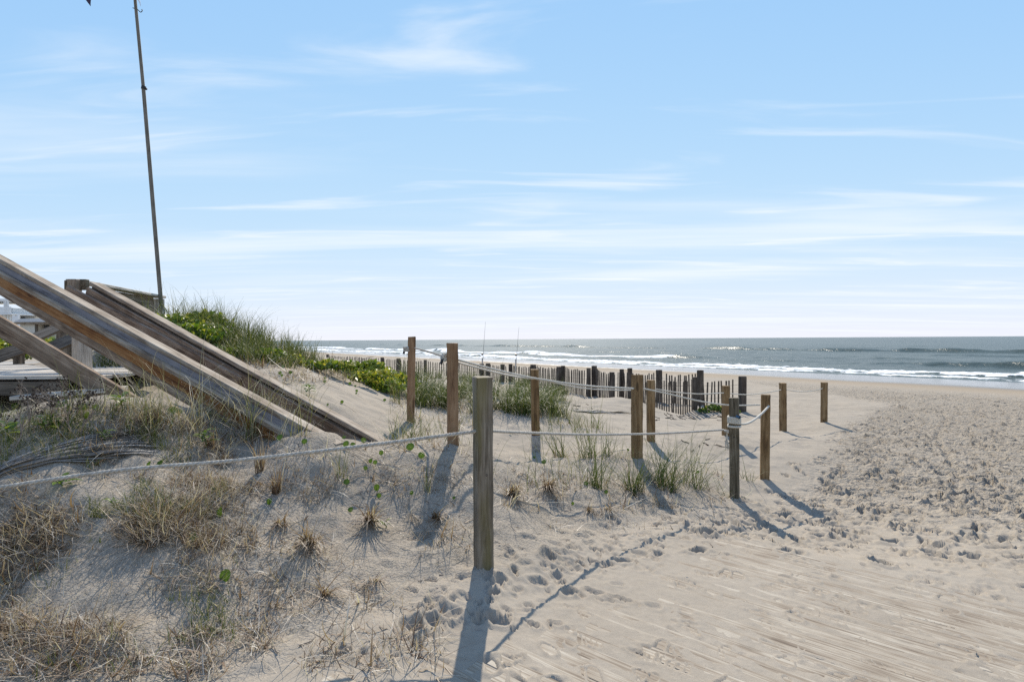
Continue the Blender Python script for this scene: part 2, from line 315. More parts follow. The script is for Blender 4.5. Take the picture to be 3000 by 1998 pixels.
def build_sand():
    ox, oy = 0.0, -1.6
    th_d = np.linspace(-R(47), R(47), 860); th_s = np.linspace(R(47), R(313), 60)[1:-1]
    th = np.concatenate([th_d, th_s]); nC = len(th)
    r = np.concatenate([[0.02, 0.3, 0.8, 1.2], np.geomspace(1.6, 34, 860)[0:], np.geomspace(34, 900, 70)[1:]]); nR = len(r)
    RR, TT = np.meshgrid(r, th, indexing='ij'); X = ox+RR*np.sin(TT); Y = oy+RR*np.cos(TT)
    Z = rawz(X, Y); q, s = qs(X, Y); d = np.hypot(X, Y); rs = ropeside(X, Y)
    # trampled sand: chop between the prints
    churn = sstep(0.0, 0.7, rs)*sstep(3.3, 5.4, Y+0.04*X)*(1-sstep(21, 29, q))
    edge = sstep(-0.55, 0.1, rs)*(1-sstep(0.25, 0.8, rs))*sstep(2.0, 3.0, Y)*(1-sstep(6, 8, Y))
    inner = (1-sstep(-0.4, 0.2, rs))*sstep(5.0, 7.0, Y)*sstep(0.5, 2.0, X-0.2*Y)
    ridge = 0.5-np.abs(fbm(X*5.5, Y*5.5, 31, 4, 0.55))
    r2 = 0.5-np.abs(fbm(X*11, Y*11, 131, 3, 0.6)); patch = np.clip(0.8+1.6*vnoise(X*0.8, Y*0.8, 77), 0.25, 1.5)
    Z += churn*patch*(0.022*(ridge-0.35)+0.038*(r2-0.35)) + 0.02*churn*fbm(X*2.2, Y*2.2, 33, 3)
    Z += edge*(0.008*(0.5-np.abs(fbm(X*9, Y*9, 35, 3)))+0.007*(0.5-np.abs(fbm(X*24, Y*24, 36, 2)))*(vnoise(X*1.5, Y*1.5, 37) > -0.1))
    flat = sstep(0.05, 0.4, rs)*(1-churn)*(1-sstep(21, 29, q))
    bu = (X-BW0[0])*BPN[0]+(Y-BW0[1])*BPN[1]; bv = (X-BW0[0])*BPD[0]+(Y-BW0[1])*BPD[1]; bwm = sstep(-0.2, 0.1, bu)*(1-sstep(2.8, 3.2, bu))*sstep(-0.2, 0.1, bv)*(1-sstep(2.2, 2.6, bv))
    Z += (1-0.5*bwm)*flat*(0.009*fbm(X*4.5, Y*4.5, 41, 4, 0.6)+0.006*fbm(X*1.1, Y*1.1, 42, 2)+0.0055*fbm(X*19, Y*12, 43, 3))
    # rain-pitted crust on the dune side
    pit = (1-sstep(-0.3, 0.2, rs))*(1-sstep(4.5, 7, d))
    Z += pit*(0.034*fbm(X*4.5, Y*4.5, 53, 3)+0.012*fbm(X*13, Y*13, 57, 2))
    WXX = X+0.05*fbm(X*9, Y*9, 91, 2); WYY = Y+0.05*fbm(X*9, Y*9, 95, 2)
    for (px_, py_, d_) in ((1417, 1665, 3.06), (1327, 1302, 4.55), (1203, 1240, 6.6), (1570, 1325, 6.4), (1866, 1345, 5.95), (1907, 1298, 7.2), (2127, 1284, 8.25), (2152, 1462, 5.56), (2240, 1412, 6.4), (2294, 1265, 9.9), (2414, 1240, 10.8)):
        b_ = P(px_, py_, d_); rr_ = np.hypot(X-b_[0]-0.01, Y-b_[1]+0.02)       # sand blown up round the posts, scoured on one side
        Z += 0.022*np.exp(-(rr_/0.11)**2)*(1+0.8*vnoise(X*14, Y*14, 66))-0.025*np.exp(-(np.hypot(X-b_[0]+0.09, Y-b_[1]-0.03)/0.06)**2)
    def stamp(x, y, a, b, dep, ang, rim=0.4, pw=3.0):
        rr = math.hypot(x-ox, y-oy); tt = math.atan2(x-ox, y-oy); m = 1.9*max(a, b)
        i0, i1 = np.searchsorted(r, [rr-m, rr+m]); j0, j1 = np.searchsorted(th_d, [tt-m/rr, tt+m/rr])
        if i1-i0 < 2 or j1-j0 < 2: return
        dx = WXX[i0:i1, j0:j1]-x; dy = WYY[i0:i1, j0:j1]-y; c, sn = math.cos(ang), math.sin(ang)
        ro = np.sqrt(((dx*c+dy*sn)/a)**2+((-dx*sn+dy*c)/b)**2)
        Z[i0:i1, j0:j1] += -dep*np.exp(-ro**pw)+rim*dep*np.exp(-((ro-1.35)/0.28)**2)
    rg = np.random.default_rng(5)
    for _ in range(24000):                                        # the trampled beach beside the rope
        y = rg.uniform(3.6, 26); x = np.interp(y, [3, 6.4, 11, 26], [0.2, 3.0, 6.2, 16])+rg.uniform(-0.2, 0.95*y+3)
        rsx = float(ropeside(np.array([x]), np.array([y]))[0]); qq = NX*x+NY*y
        w = sstep(-0.05, 0.6, rsx)*sstep(3.3, 5.2, y+0.04*x)*(1-sstep(20, 28, qq))
        if rg.random() > w: continue
        a = 0.016+0.066*rg.random()**2.0; stamp(x, y, a, a*rg.uniform(0.35, 0.7), a*rg.uniform(0.45, 0.85), rg.uniform(0, math.pi), rg.uniform(0.25, 0.6), rg.uniform(3, 8))
    for _ in range(330):                                        # prints along the rope's shadow and on the dune foot
        t = rg.random(); x = -0.5+t*3.0+rg.normal(0, 0.16); y = 2.35+t*3.3+rg.normal(0, 0.16)
        a = 0.012+0.045*rg.random()**1.6; stamp(x, y, a, a*rg.uniform(0.4, 0.8), a*rg.uniform(0.3, 0.55), rg.uniform(0, 3.1), 0.5, 5)
    for _ in range(160):
        x = rg.uniform(0.0, 2.2); y = rg.uniform(3.3, 5.2)
        if ropeside(np.array([x]), np.array([y]))[0] > 0.1: continue
        a = rg.uniform(0.02, 0.06); stamp(x, y, a, a*rg.uniform(0.5, 0.9), rg.uniform(0.006, 0.02), rg.uniform(0, 3.1), 0.6, 3.5)
    for _ in range(620):                                        # small clods and paw marks on the flat path
        x = rg.uniform(-0.6, 4.5); y = rg.uniform(2.0, 4.6)
        if ropeside(np.array([x]), np.array([y]))[0] < 0: continue
        a = rg.uniform(0.015, 0.05); stamp(x, y, a, a*rg.uniform(0.25, 0.7), a*rg.uniform(0.2, 0.4), rg.uniform(0, 3.1), 0.6, 4)
    for _ in range(95):                                         # ribbed shoe soles pressed into the path
        x = rg.uniform(0.3, 4.0); y = rg.uniform(2.3, 4.6); an = rg.uniform(0, 6.28)
        if ropeside(np.array([x]), np.array([y]))[0] < 0.1: continue
        for k in range(int(rg.integers(5, 10))):
            o = (k-4)*0.027; stamp(x+o*math.cos(an), y+o*math.sin(an), 0.0095, 0.042, 0.0075, an, 0.4, 5)
    for _ in range(90):                                         # faint marks inside the roped corridor
        x = rg.uniform(1.6, 7); y = rg.uniform(6.2, 13)
        if ropeside(np.array([x]), np.array([y]))[0] > 0: continue
        a = rg.uniform(0.05, 0.14); stamp(x, y, a, a*0.5, rg.uniform(0.006, 0.018), rg.uniform(0, 3.1), 0.5, 3)
    # a single wheel-like drag track out towards the water
    for t in np.linspace(0, 1, 160):
        x = 4.05+t*6.3+0.1*math.sin(t*9); y = 5.2+t*8.4; stamp(x, y, 0.07, 0.05, 0.018, 0.9, 0.35, 3)
    i = np.arange(nR-1)[:, None]; j = np.arange(nC)[None, :]; jn = (j+1) % nC
    Q = np.stack([i*nC+j, i*nC+jn, (i+1)*nC+jn, (i+1)*nC+j], -1).reshape(-1, 4)[:, ::-1]
    wet = sstep(29.5, 35, q+1.6*fbm(s*0.12, q*0.1, 61, 3)); damp = sstep(24, 29.5, q+2.0*fbm(s*0.1, q*0.15, 62, 3))
    wet[q < 20] = 0
    t = NT('beach_sand'); geo = t.n('ShaderNodeNewGeometry').outputs['Position']
    n1 = t.noise(geo, 1.3, 4); n2 = t.noise(geo, 260, 2, 0.7); n3 = t.noise(geo, 24, 4, 0.6)
    c = t.ramp(t.math('ADD', t.math('MULTIPLY', n1, 0.55), t.math('MULTIPLY', n3, 0.45)), [(0.3, (0.282, 0.243, 0.191)), (0.7, (0.365, 0.319, 0.256))])
    c = t.mix(t.mapr(n2, 0.35, 0.75, 0.0, 0.45), c, (0.185, 0.158, 0.124))
    c = t.mix(t.attr('damp'), c, (0.285, 0.232, 0.168)); c = t.mix(t.attr('wet'), c, (0.12, 0.10, 0.08))
    rough = t.mapr(t.attr('wet'), 0.3, 1.0, 0.95, 0.16)
    spec = t.mapr(t.attr('wet'), 0.0, 1.0, 0.12, 0.6)
    dry = t.math('SUBTRACT', 1.0, t.attr('wet'))
    pitn = t.mapr(t.noise(geo, 62, 3, 0.55, 0.6), 0.36, 0.56, 0.0, 0.55)
    hh = t.math('ADD', t.math('MULTIPLY', t.math('MULTIPLY', pitn, t.attr('pit')), 1.5), t.math('ADD', t.math('MULTIPLY', n3, 0.5), t.math('MULTIPLY', n2, 0.16)))
    n4 = t.noise(geo, 11, 4, 0.6, 0.4)
    nb = t.bump(t.math('MULTIPLY', t.attr('churn'), n4), 1.0, 0.10)
    nb = t.bump(t.math('MULTIPLY', hh, dry), 0.7, 0.011, nb)
    m = t.done(t.n('ShaderNodeBsdfPrincipled', Base_Color=c, Roughness=rough, Specular_IOR_Level=spec, Normal=nb).outputs[0])
    me = np_mesh('beach_sand', np.stack([X, Y, Z], -1), Q, m, True, {'wet': wet, 'damp': damp, 'pit': pit, 'churn': churn*sstep(4.5, 8, d)})
    tag(obj('beach_sand', me), kind='structure')
build_sand()

# ------------------------------------------------------------------ sea
def build_sea():
    r = np.concatenate([np.geomspace(24, 260, 430), np.geomspace(260, 30000, 110)[1:]])
    th = np.concatenate([np.linspace(-R(70), -R(28), 60)[:-1], np.linspace(-R(28), R(46), 640), np.linspace(R(46), R(100), 60)[1:]])
    RR, TT = np.meshgrid(r, th, indexing='ij'); X = RR*np.sin(TT); Y = RR*np.cos(TT); q, s = qs(X, Y)
    Z = np.full_like(X, SEA); foam = np.zeros_like(X)
    def crest(q0, amp, wf, wb, seed, wob=2.0, ls=18.):
        qq = q-(q0+wob*2*fbm(s/ls, s*0, seed, 3)); a = amp*np.clip(0.55+1.6*fbm(s/13., s*0+3, seed+3, 3), 0.05, 1.5)
        return a*np.where(qq < 0, np.exp(-(qq/wf)**2), np.exp(-(qq/wb)**2)), qq
    h, q1 = crest(49.5, 0.30, 1.2, 3.0, 101, 1.2, 14.); Z += h
    rag = fbm(s/2.2, q/1.3, 111, 4, 0.6)
    foam = np.maximum(foam, sstep(-2.4, -0.8, q1+2.6*rag)*(1-sstep(0.2, 2.2, q1+3.2*rag)))
    foam = np.maximum(foam, 0.75*sstep(0.12, 0.3, rag+0.25)*sstep(44, 45, q)*(1-sstep(46.5, 48.5, q)))
    Z += 0.16*foam*np.abs(fbm(s/0.8, q/0.7, 115, 3))
    h, q2 = crest(64, 0.45, 1.3, 4.0, 121, 2.0, 22.); Z += h
    leftw = sstep(48, 60, s+8*fbm(s/9, q/4, 125, 2))
    foam = np.maximum(foam, leftw*sstep(-3.6, -0.6, q2+3.5*rag)*(1-sstep(0.4, 2.6, q2+2.5*rag)))
    foam = np.maximum(foam, 0.45*sstep(85, 120, s)*sstep(-16, -11, q2+4*rag)*(1-sstep(-8, -6, q2+4*rag)))
    for k, (q0, a, sd_) in enumerate([(80, 0.18, 131), (97, 0.2, 135), (120, 0.62, 141), (152, 0.2, 151), (190, 0.15, 161)]):
        h, q3 = crest(q0, a, 1.8, 4.5, sd_, 3.0, 30.); Z += h
        if q0 == 120: foam = np.maximum(foam, 0.6*sstep(0.8, 0.95, h)*sstep(0.02, 0.2, rag+0.1))
    near = np.clip(90/RR, 0.0, 1.0)
    Z += 0.10*near*fbm(X/2.6, Y/1.6, 171, 3)*sstep(46, 56, q)
    Z = np.where(q < 44, SEA-0.25*sstep(44, 38, q)*1.0, Z)
    keep = q > 34
    nC = len(th); i = np.arange(len(r)-1)[:, None]; j = np.arange(nC-1)[None, :]
    Q = np.stack([i*nC+j, i*nC+j+1, (i+1)*nC+j+1, (i+1)*nC+j], -1).reshape(-1, 4)[:, ::-1]
    Q = Q[keep.ravel()[Q].all(1)]
    used = np.unique(Q); mp = np.zeros(X.size, np.int32); mp[used] = np.arange(len(used))
    t = NT('sea_water'); geo = t.n('ShaderNodeNewGeometry').outputs['Position']
    w1 = t.noise(t.n('ShaderNodeMapping', Vector=geo, Rotation=(0, 0, R(35)), Scale=(0.9, 0.35, 1)).outputs[0], 1.0, 5, 0.62, 0.4)
    w2 = t.noise(t.n('ShaderNodeMapping', Vector=geo, Rotation=(0, 0, R(20)), Scale=(5, 2.4, 1)).outputs[0], 1.0, 3, 0.6)
    nb = t.bump(w1, 0.5, 0.5); nb = t.bump(w2, 0.42, 0.10, nb)
    sw = t.noise(t.n('ShaderNodeMapping', Vector=geo, Rotation=(0, 0, R(35)), Scale=(0.05, 0.012, 1)).outputs[0], 1.0, 3)
    deep = t.mix(t.mapr(sw, 0.35, 0.65), (0.036, 0.048, 0.038), (0.052, 0.065, 0.052))
    water = t.n('ShaderNodeBsdfPrincipled', Base_Color=deep, Roughness=0.26, IOR=1.33, Specular_IOR_Level=0.13, Normal=nb).outputs[0]
    fn = t.noise(geo, 2.6, 5, 0.65); ff = t.mapr(t.math('ADD', t.attr('foam'), t.math('MULTIPLY', t.math('SUBTRACT', fn, 0.5), 0.9)), 0.38, 0.62)
    white = t.n('ShaderNodeBsdfDiffuse', Color=(0.78, 0.79, 0.78, 1), Normal=t.bump(fn, 0.7, 0.25)).outputs[0]
    m = t.done(t.n('ShaderNodeMixShader', i0=ff, i1=water, i2=white).outputs[0])
    V = np.stack([X, Y, Z], -1).reshape(-1, 3)[used]
    tag(obj('sea_water', np_mesh('sea_water', V, mp[Q], m, True, {'foam': foam.ravel()[used]})), kind='structure')
build_sea()

# ------------------------------------------------------------------ timber helpers
def box_mesh(name, sx_, sy_, sz_, mat, bev=0.004, segs=1, base=False):
    bm = bmesh.new(); bmesh.ops.create_cube(bm, size=1.0)
    for v in bm.verts: v.co = Vector((v.co.x*sx_, v.co.y*sy_, (v.co.z+(0.5 if base else 0))*sz_))
    if bev: bmesh.ops.bevel(bm, geom=list(bm.edges), offset=bev, segments=segs, affect='EDGES', profile=0.6)
    me = bpy.data.meshes.new(name); bm.to_mesh(me); bm.free(); me.materials.append(mat); return me
def board(name, p0, p1, w, t, mat, parent=None, normal=(0, 0, 1), bev=0.004, rel=None):
    "timber from p0 to p1; local X runs along it, Y is its width, Z its thickness facing the given normal"
    p0 = Vector(p0); p1 = Vector(p1); x = (p1-p0); l = x.length; x.normalize(); n = Vector(normal); n = (n-x*n.dot(x)).normalized(); y = n.cross(x)
    me = box_mesh(name, l, w, t, mat, bev); c = (p0+p1)/2
    if l > 1.0 and name != 'plank' and name != 'deck_plank':
        bm = bmesh.new(); bm.from_mesh(me); bmesh.ops.subdivide_edges(bm, edges=[e for e in bm.edges if e.calc_length() > 0.6*l], cuts=30, use_grid_fill=True); gj = random.Random(int(l*1000)+len(name)); f1, f2, a1 = gj.uniform(0.8, 1.6), gj.uniform(0, 6), gj.uniform(0.001, 0.0035)
        for v in bm.verts: v.co.y += a1*math.sin(f1*v.co.x+f2)+gj.gauss(0, 0.0007); v.co.z += 0.6*a1*math.sin(1.3*f1*v.co.x+2*f2)
        bm.to_mesh(me); bm.free()
    o = obj(name, me)
    mw = Matrix(((x.x, y.x, n.x, c.x), (x.y, y.y, n.y, c.y), (x.z, y.z, n.z, c.z), (0, 0, 0, 1)))
    if parent is not None:
        o.parent = parent; mw = Matrix.Translation(-Vector(parent.location)) @ mw
    o.matrix_local = mw if parent is not None else mw
    if parent is None: o.matrix_world = mw
    return o
def tube(path, rad, sides=8, closed_caps=True, taper=None):
    p = np.asarray(path, float); n = len(p); tg = np.gradient(p, axis=0); tg /= np.linalg.norm(tg, axis=1)[:, None]+1e-12
    nrm = np.zeros_like(p); a = np.array([0, 0, 1.0]) if abs(tg[0, 2]) < 0.9 else np.array([1.0, 0, 0]); a = a-tg[0]*a.dot(tg[0]); nrm[0] = a/np.linalg.norm(a)
    for i in range(1, n):
        a = nrm[i-1]-tg[i]*nrm[i-1].dot(tg[i]); nrm[i] = a/(np.linalg.norm(a)+1e-12)
    bn = np.cross(tg, nrm); an = np.linspace(0, 2*math.pi, sides, endpoint=False)
    rd = np.full(n, rad) if taper is None else rad*np.asarray(taper)
    V = p[:, None]+rd[:, None, None]*(np.cos(an)[None, :, None]*nrm[:, None]+np.sin(an)[None, :, None]*bn[:, None])
    i = np.arange(n-1)[:, None]; j = np.arange(sides)[None, :]; jn = (j+1) % sides
    Q = np.stack([i*sides+j, i*sides+jn, (i+1)*sides+jn, (i+1)*sides+j], -1).reshape(-1, 4)
    return V.reshape(-1, 3), Q
def join(parts):
    Vs, Qs, o = [], [], 0
    for V, Q in parts: Vs.append(V); Qs.append(Q+o); o += len(V)
    return np.concatenate(Vs), np.concatenate(Qs)
def post(name, px, py, d, top, w, yaw, mat, label, lean=(0, 0), extra=0.35, group='timber rope posts', cap_dome=False):
    b = P(px, py, d); b[2] = gz(b[0], b[1]); t = P(px, top, d); h = t[2]-b[2]
    root = empty(name, b, label, 'post', group)
    me = box_mesh('shaft', w, w, h+extra, mat, 0.005, 2); bm = bmesh.new(); bm.from_mesh(me)
    bmesh.ops.subdivide_edges(bm, edges=[e for e in bm.edges if e.calc_length() > 0.3], cuts=22, use_grid_fill=True)
    gj = random.Random(int(px)); tx, ty = gj.uniform(-.06, .06), gj.uniform(-.06, .06)
    for v in bm.verts:
        v.co.z += (h-extra)/2
        k = 0.0011 if v.co.z < h-0.02 else 0.0022
        v.co.x += gj.gauss(0, k); v.co.y += gj.gauss(0, k)
        if v.co.z > h-0.02: v.co.z += tx*v.co.x+ty*v.co.y+gj.gauss(0, 0.0012)
    bm.to_mesh(me); bm.free()
    o = obj('shaft', me, root); o.rotation_euler = (lean[0], lean[1], yaw)
    root['h'] = h; return root, b, h

# ------------------------------------------------------------------ rope posts
Y_ = R(-20)
PF, bF, hF = post('rope_post', 1417, 1665, 3.06, 1104, 0.089, R(20), M['post_old'], 'large weathered grey-green post nearest the camera, threaded by the thick rope')
PB, bB, hB = post('rope_post', 1327, 1302, 4.55, 1005, 0.089, R(7), M['post_new'], 'reddish new pine post with a white rope knot on its left side')
PA, bA, hA = post('rope_post', 1203, 1240, 6.6, 987, 0.089, R(9), M['post_new'], 'reddish pine post at the dune grass, farthest left of the rope posts', (0.0, R(1.2)))
PC, bC, hC = post('rope_post', 1570, 1325, 6.4, 1082, 0.089, R(3), M['post_tan'], 'tan post with a grey metal sleeve round its foot', (0, R(-0.6)))
PD, bD, hD = post('rope_post', 1866, 1345, 5.95, 1098, 0.089, R(28), M['post_tan'], 'tan post rising from the green grass clumps, pale left face, rope ends meeting on it', (0, R(0.5)))
PE, bE, hE = post('rope_post', 1907, 1298, 7.2, 1113, 0.089, R(2), M['post_tan'], 'tan post just behind and right of the post in the grass')
PFb, bFb, hFb = post('rope_post', 2127, 1284, 8.25, 1130, 0.089, R(8), M['post_tan'], 'orange-brown post half hidden behind the dark rope-wrapped post')
PG, bG, hG = post('rope_post', 2152, 1462, 5.56, 1165, 0.089, R(-24), M['post_dark'], 'dark mossy post wrapped with coils of white rope')
PH, bH, hH = post('rope_post', 2240, 1412, 6.4, 1156, 0.095, R(-20), M['post_tan'], 'brown post standing right of the rope-wrapped post, white rope looping to it', (0, R(0.9)))
PI, bI, hI = post('rope_post', 2294, 1265, 9.9, 1122, 0.092, R(5), M['post_tan'], 'brown post out on the sand, second farthest from the camera, its shadow crossing bare sand')
PJ, bJ, hJ = post('rope_post', 2414, 1240, 10.8, 1120, 0.089, R(6), M['post_tan'], 'brown post at the seaward end of the rope line, the rightmost post', (0, R(0.7)))
# metal sleeve on the foot of one post
sl = obj('metal_sleeve', box_mesh('metal_sleeve', 0.097, 0.097, 0.20, M['galv'], 0.003), PC); sl.location = (0, 0, 0.09); sl.rotation_euler = (0, R(-0.6), R(3))
# drilled holes / bolts seen on posts
def hole(root, z, yaw, side, w=0.089, r=0.008, dx=0.0, mat=None):
    a = np.linspace(0, 2*math.pi, 12, endpoint=False); V = [[dx+r*math.cos(t), -w/2-0.0012, z+1.3*r*math.sin(t)] for t in a]+[[dx, -w/2+0.002, z]]
    Q = [[i, (i+1) % 12, 12] for i in range(12)]
    o = obj('bolt_hole', np_mesh('bolt_hole', V, np.array(Q), M['black']), root); o.rotation_euler = (0, 0, yaw)
hole(PF, 0.52, R(20), 0, r=0.005, dx=0.006); hole(PG, 0.62, R(-24), 0, r=0.006); hole(PI, 0.55, R(5), 0, r=0.008)

# ------------------------------------------------------------------ ropes
def sagline(a, b, sag, n=60):
    t = np.linspace(0, 1, n)[:, None]; a = np.asarray(a); b = np.asarray(b)
    p = a*(1-t)+b*t; p[:, 2] -= 4*sag*(t*(1-t))[:, 0]; return p
def resample(p, step):
    p = np.asarray(p); l = np.concatenate([[0], np.cumsum(np.linalg.norm(np.diff(p, axis=0), axis=1))]); n = max(8, int(l[-1]/step))
    u = np.linspace(0, l[-1], n); return np.stack([np.interp(u, l, p[:, k]) for k in range(3)], 1), u
def rope(name, path, rad, mat, label, pitch=5.6, group='white ropes strung between the posts', step=None, cat='rope'):
    "three laid strands twisted round the path"
    p, u = resample(path, step or rad*1.1); root = empty(name, p[0], label, cat, group)
    tg = np.gradient(p, axis=0); tg /= np.linalg.norm(tg, axis=1)[:, None]; s = np.cross(tg, [0, 0, 1.0]); s /= np.linalg.norm(s, axis=1)[:, None]+1e-9; v = np.cross(s, tg)
    for k in range(3):
        ph = u/(rad*pitch)*2*math.pi+k*2.0944
        st = p+rad*0.5*(np.cos(ph)[:, None]*s+np.sin(ph)[:, None]*v)
        V, Q = tube(st-p[0], rad*0.54, 6); obj('strand', np_mesh('strand', V, Q, mat, True), root)
    return root
def on(root_b, h, frac=None, z=None, off=(0, 0, 0)): return np.array([root_b[0]+off[0], root_b[1]+off[1], z])
def zat(px, py, d): return P(px, py, d)
# front rope, coming in from the left edge to the weathered post and on to the wrapped post
L0 = np.array([-3.9, 2.05, 0.55+0.62])
pl = [P(-600, 1500, 2.28), P(-300, 1476, 2.36), P(0, 1428, 2.45), P(350, 1378, 2.56), P(700, 1348, 2.68), P(1050, 1308, 2.83), P(1405, 1262, 3.04)]
pl = np.array(pl); tt = np.linspace(0, len(pl)-1, 90); tk = np.arange(len(pl))
def smooth_path(pts, n=90):
    pts = np.asarray(pts, float); pp = np.vstack([2*pts[0]-pts[1], pts, 2*pts[-1]-pts[-2]]); out = []
    for i in range(len(pts)-1):
        t = np.linspace(0, 1, max(4, n//(len(pts)-1)), endpoint=False)[:, None]; a, b, c, d = pp[i:i+4]
        out.append(0.5*((2*b)+(-a+c)*t+(2*a-5*b+4*c-d)*t**2+(-a+3*b-3*c+d)*t**3))
    out.append(pts[-1:]); return np.vstack(out)
eo = pl[0]; post_end = empty('rope_post', (eo[0]-0.03, eo[1], gz(eo[0], eo[1])), 'weathered post just beyond the left edge holding the thick rope', 'post', 'timber rope posts')
board('shaft', (eo[0]-0.03, eo[1], gz(eo[0], eo[1])-0.3), (eo[0]-0.03, eo[1], eo[2]+0.16), 0.089, 0.089, M['post_old'], post_end, (0.3, -1, 0), 0.005)
rope('rope', smooth_path(pl), 0.0105, M['rope'], 'thick twisted grey-white rope running from the left edge to the weathered post')
pr = [P(1432, 1262, 3.10), P(1560, 1268, 3.55), P(1750, 1273, 4.2), P(1950, 1269, 4.85), P(2120, 1259, 5.48)]
rgt = rope('rope', smooth_path(pr), 0.0100, M['rope'], 'grey rope sagging low between the weathered post and the wrapped post')
# the knot with a frayed tail where it ends
kb = P(2127, 1262, 5.46)-np.array(rgt.location)
ka = np.linspace(0, 2*math.pi*2.3, 60); kp = np.stack([0.016*np.cos(ka), 0.012*np.sin(ka)-0.01, 0.010*np.sin(ka*0.7)-0.005], 1)+kb
V, Q = tube(kp, 0.009, 6); obj('knot', np_mesh('knot', V, Q, M['rope'], True), rgt)
fr = []
for k in range(22):
    a = random.uniform(-0.02, 0.022); b = random.uniform(-0.012, 0.006); l = random.uniform(0.11, 0.17); t = np.linspace(0, 1, 7)[:, None]
    fr.append(tube(kb+np.array([0.004, -0.012, -0.018])+np.hstack([a*t**1.3+0.004*np.sin(6*t+k), b*t, -l*t]), 0.0019, 4))
V, Q = join(fr); tg_ = obj('frayed_tail', np_mesh('frayed_tail', V, Q, M['rope_white'], True), rgt); tag(tg_, 'frayed white rope end hanging below the coils', kind='stuff')
# coils round the dark post
cr = empty('coiled_rope', (bG[0], bG[1], 0), 'white rope coiled five times round the dark mossy post with a blue-taped end', 'rope', 'white ropes strung between the posts')
def coil(z0, z1, turns, tilt=0.0, tag_='coil'):
    a = np.linspace(0, 2*math.pi*turns, int(120*turns)); sq = 0.054
    # rounded-square path round the post
    ca, sa = np.cos(a), np.sin(a); k = 1/np.power(np.abs(ca)**5+np.abs(sa)**5, 0.2); x, y = sq*k*ca, sq*k*sa; c, s = math.cos(R(-24)), math.sin(R(-24))
    p = np.stack([x*c-y*s, x*s+y*c, z0+(z1-z0)*a/a[-1]+tilt*np.cos(a-1.2)], 1)
    p2, u = resample(p, 0.006); tg = np.gradient(p2, axis=0); tg /= np.linalg.norm(tg, axis=1)[:, None]; sv = np.cross(tg, [0, 0, 1.0]); sv /= np.linalg.norm(sv, axis=1)[:, None]; v = np.cross(sv, tg)
    co = obj(tag_, None, cr)
    for k_ in range(3):
        ph = u/0.06*2*math.pi+k_*2.0944; st = p2+0.0058*(np.cos(ph)[:, None]*sv+np.sin(ph)[:, None]*v)
        V, Q = tube(st, 0.0064, 6); obj('strand', np_mesh('strand', V, Q, M['rope_white'], True), co)
zt = P(2152, 1222, 5.5)[2]; zb = P(2152, 1241, 5.5)[2]
coil(zt, zb, 4.1); coil(P(2152, 1247, 5.5)[2], P(2152, 1253, 5.5)[2], 1.6, 0.006)
e0 = P(2158, 1219, 5.50)-np.array(cr.location); e1 = P(2167, 1224, 5.46)-np.array(cr.location)
V, Q = tube(np.array([e0+(e1-e0)*t for t in np.linspace(0, 1, 5)]), 0.012, 8); obj('taped_end', np_mesh('taped_end', V, Q, M['blue'], True), cr)
# the smooth white loop between the wrapped post and its neighbour
lp = smooth_path([P(2160, 1240, 5.52), P(2182, 1242, 5.62), P(2206, 1232, 5.8), P(2232, 1211, 6.05), P(2252, 1190, 6.28)], 60)
rope('rope', lp, 0.0125, M['rope_white'], 'short bright white rope looping from the coiled post up to the brown post beside it', step=0.012)
# first row behind: A - B - D - H
def at_post(b, px, py, d): return P(px, py, d)
ra = rope('rope', smooth_path([P(1216, 1020, 6.56), P(1250, 1029, 5.9), P(1290, 1041, 5.1), P(1313, 1048, 4.62)], 40), 0.0105, M['rope'], 'taut rope dropping from the leftmost pine post to the knotted pine post', step=0.014)
def knot(root, c, r, mat, seed, n=3.2):
    g = np.random.default_rng(seed); a = np.linspace(0, 2*math.pi*n, 110)
    p = np.stack([r*np.cos(a)*(1+0.25*np.sin(2.3*a)), 0.8*r*np.sin(a), 0.9*r*np.sin(1.37*a+seed)], 1)+np.asarray(c)-np.array(root.location)
    V, Q = tube(p, 0.0095, 7); return obj('knot', np_mesh('knot', V, Q, mat, True), root)
knot(ra, P(1190, 1023, 6.55), 0.024, M['rope'], 3); knot(ra, P(1306, 1047, 4.58), 0.03, M['rope_white'], 5)
V, Q = tube(np.array([P(1186, 1023, 6.55)+np.array([-0.003*k, 0, -0.011*k]) for k in range(6)])-np.array(ra.location), 0.013, 8, taper=np.linspace(0.8, 1.1, 6)); obj('taped_end', np_mesh('taped_end', V, Q, M['black'], True), ra)
V, Q = tube(np.array([P(1297, 1052, 4.56)+np.array([-0.003*k, 0, -0.008*k]) for k in range(6)])-np.array(ra.location), 0.012, 8); obj('taped_end', np_mesh('taped_end', V, Q, M['black'], True), ra)
rope('rope', smooth_path([P(1341, 1054, 4.58), P(1440, 1080, 4.85), P(1560, 1107, 5.15), P(1720, 1130, 5.55), P(1856, 1138, 5.9)], 80), 0.0108, M['rope_white'], 'heavy white rope sagging from the knotted pine post to the post in the grass', step=0.014)
rope('rope', smooth_path([P(1341, 1062, 4.62), P(1440, 1088, 5.2), P(1505, 1102, 5.7), P(1562, 1110, 6.36)], 60), 0.0095, M['rope_white'], 'thinner lower rope from the knotted pine post to the metal-footed post', step=0.013)
rope('rope', smooth_path([P(1578, 1110, 6.44), P(1700, 1136, 6.65), P(1820, 1143, 6.95), P(1900, 1140, 7.15)], 60), 0.0095, M['rope_white'], 'rope from the metal-footed post passing behind the post in the grass', step=0.016)
rope('rope', smooth_path([P(1884, 1138, 5.97), P(1950, 1152, 6.05), P(2050, 1175, 6.2), P(2140, 1187, 6.3), P(2226, 1186, 6.36)], 70), 0.0098, M['rope_white'], 'white rope from the grass-ringed post, passing behind the dark post', step=0.016)
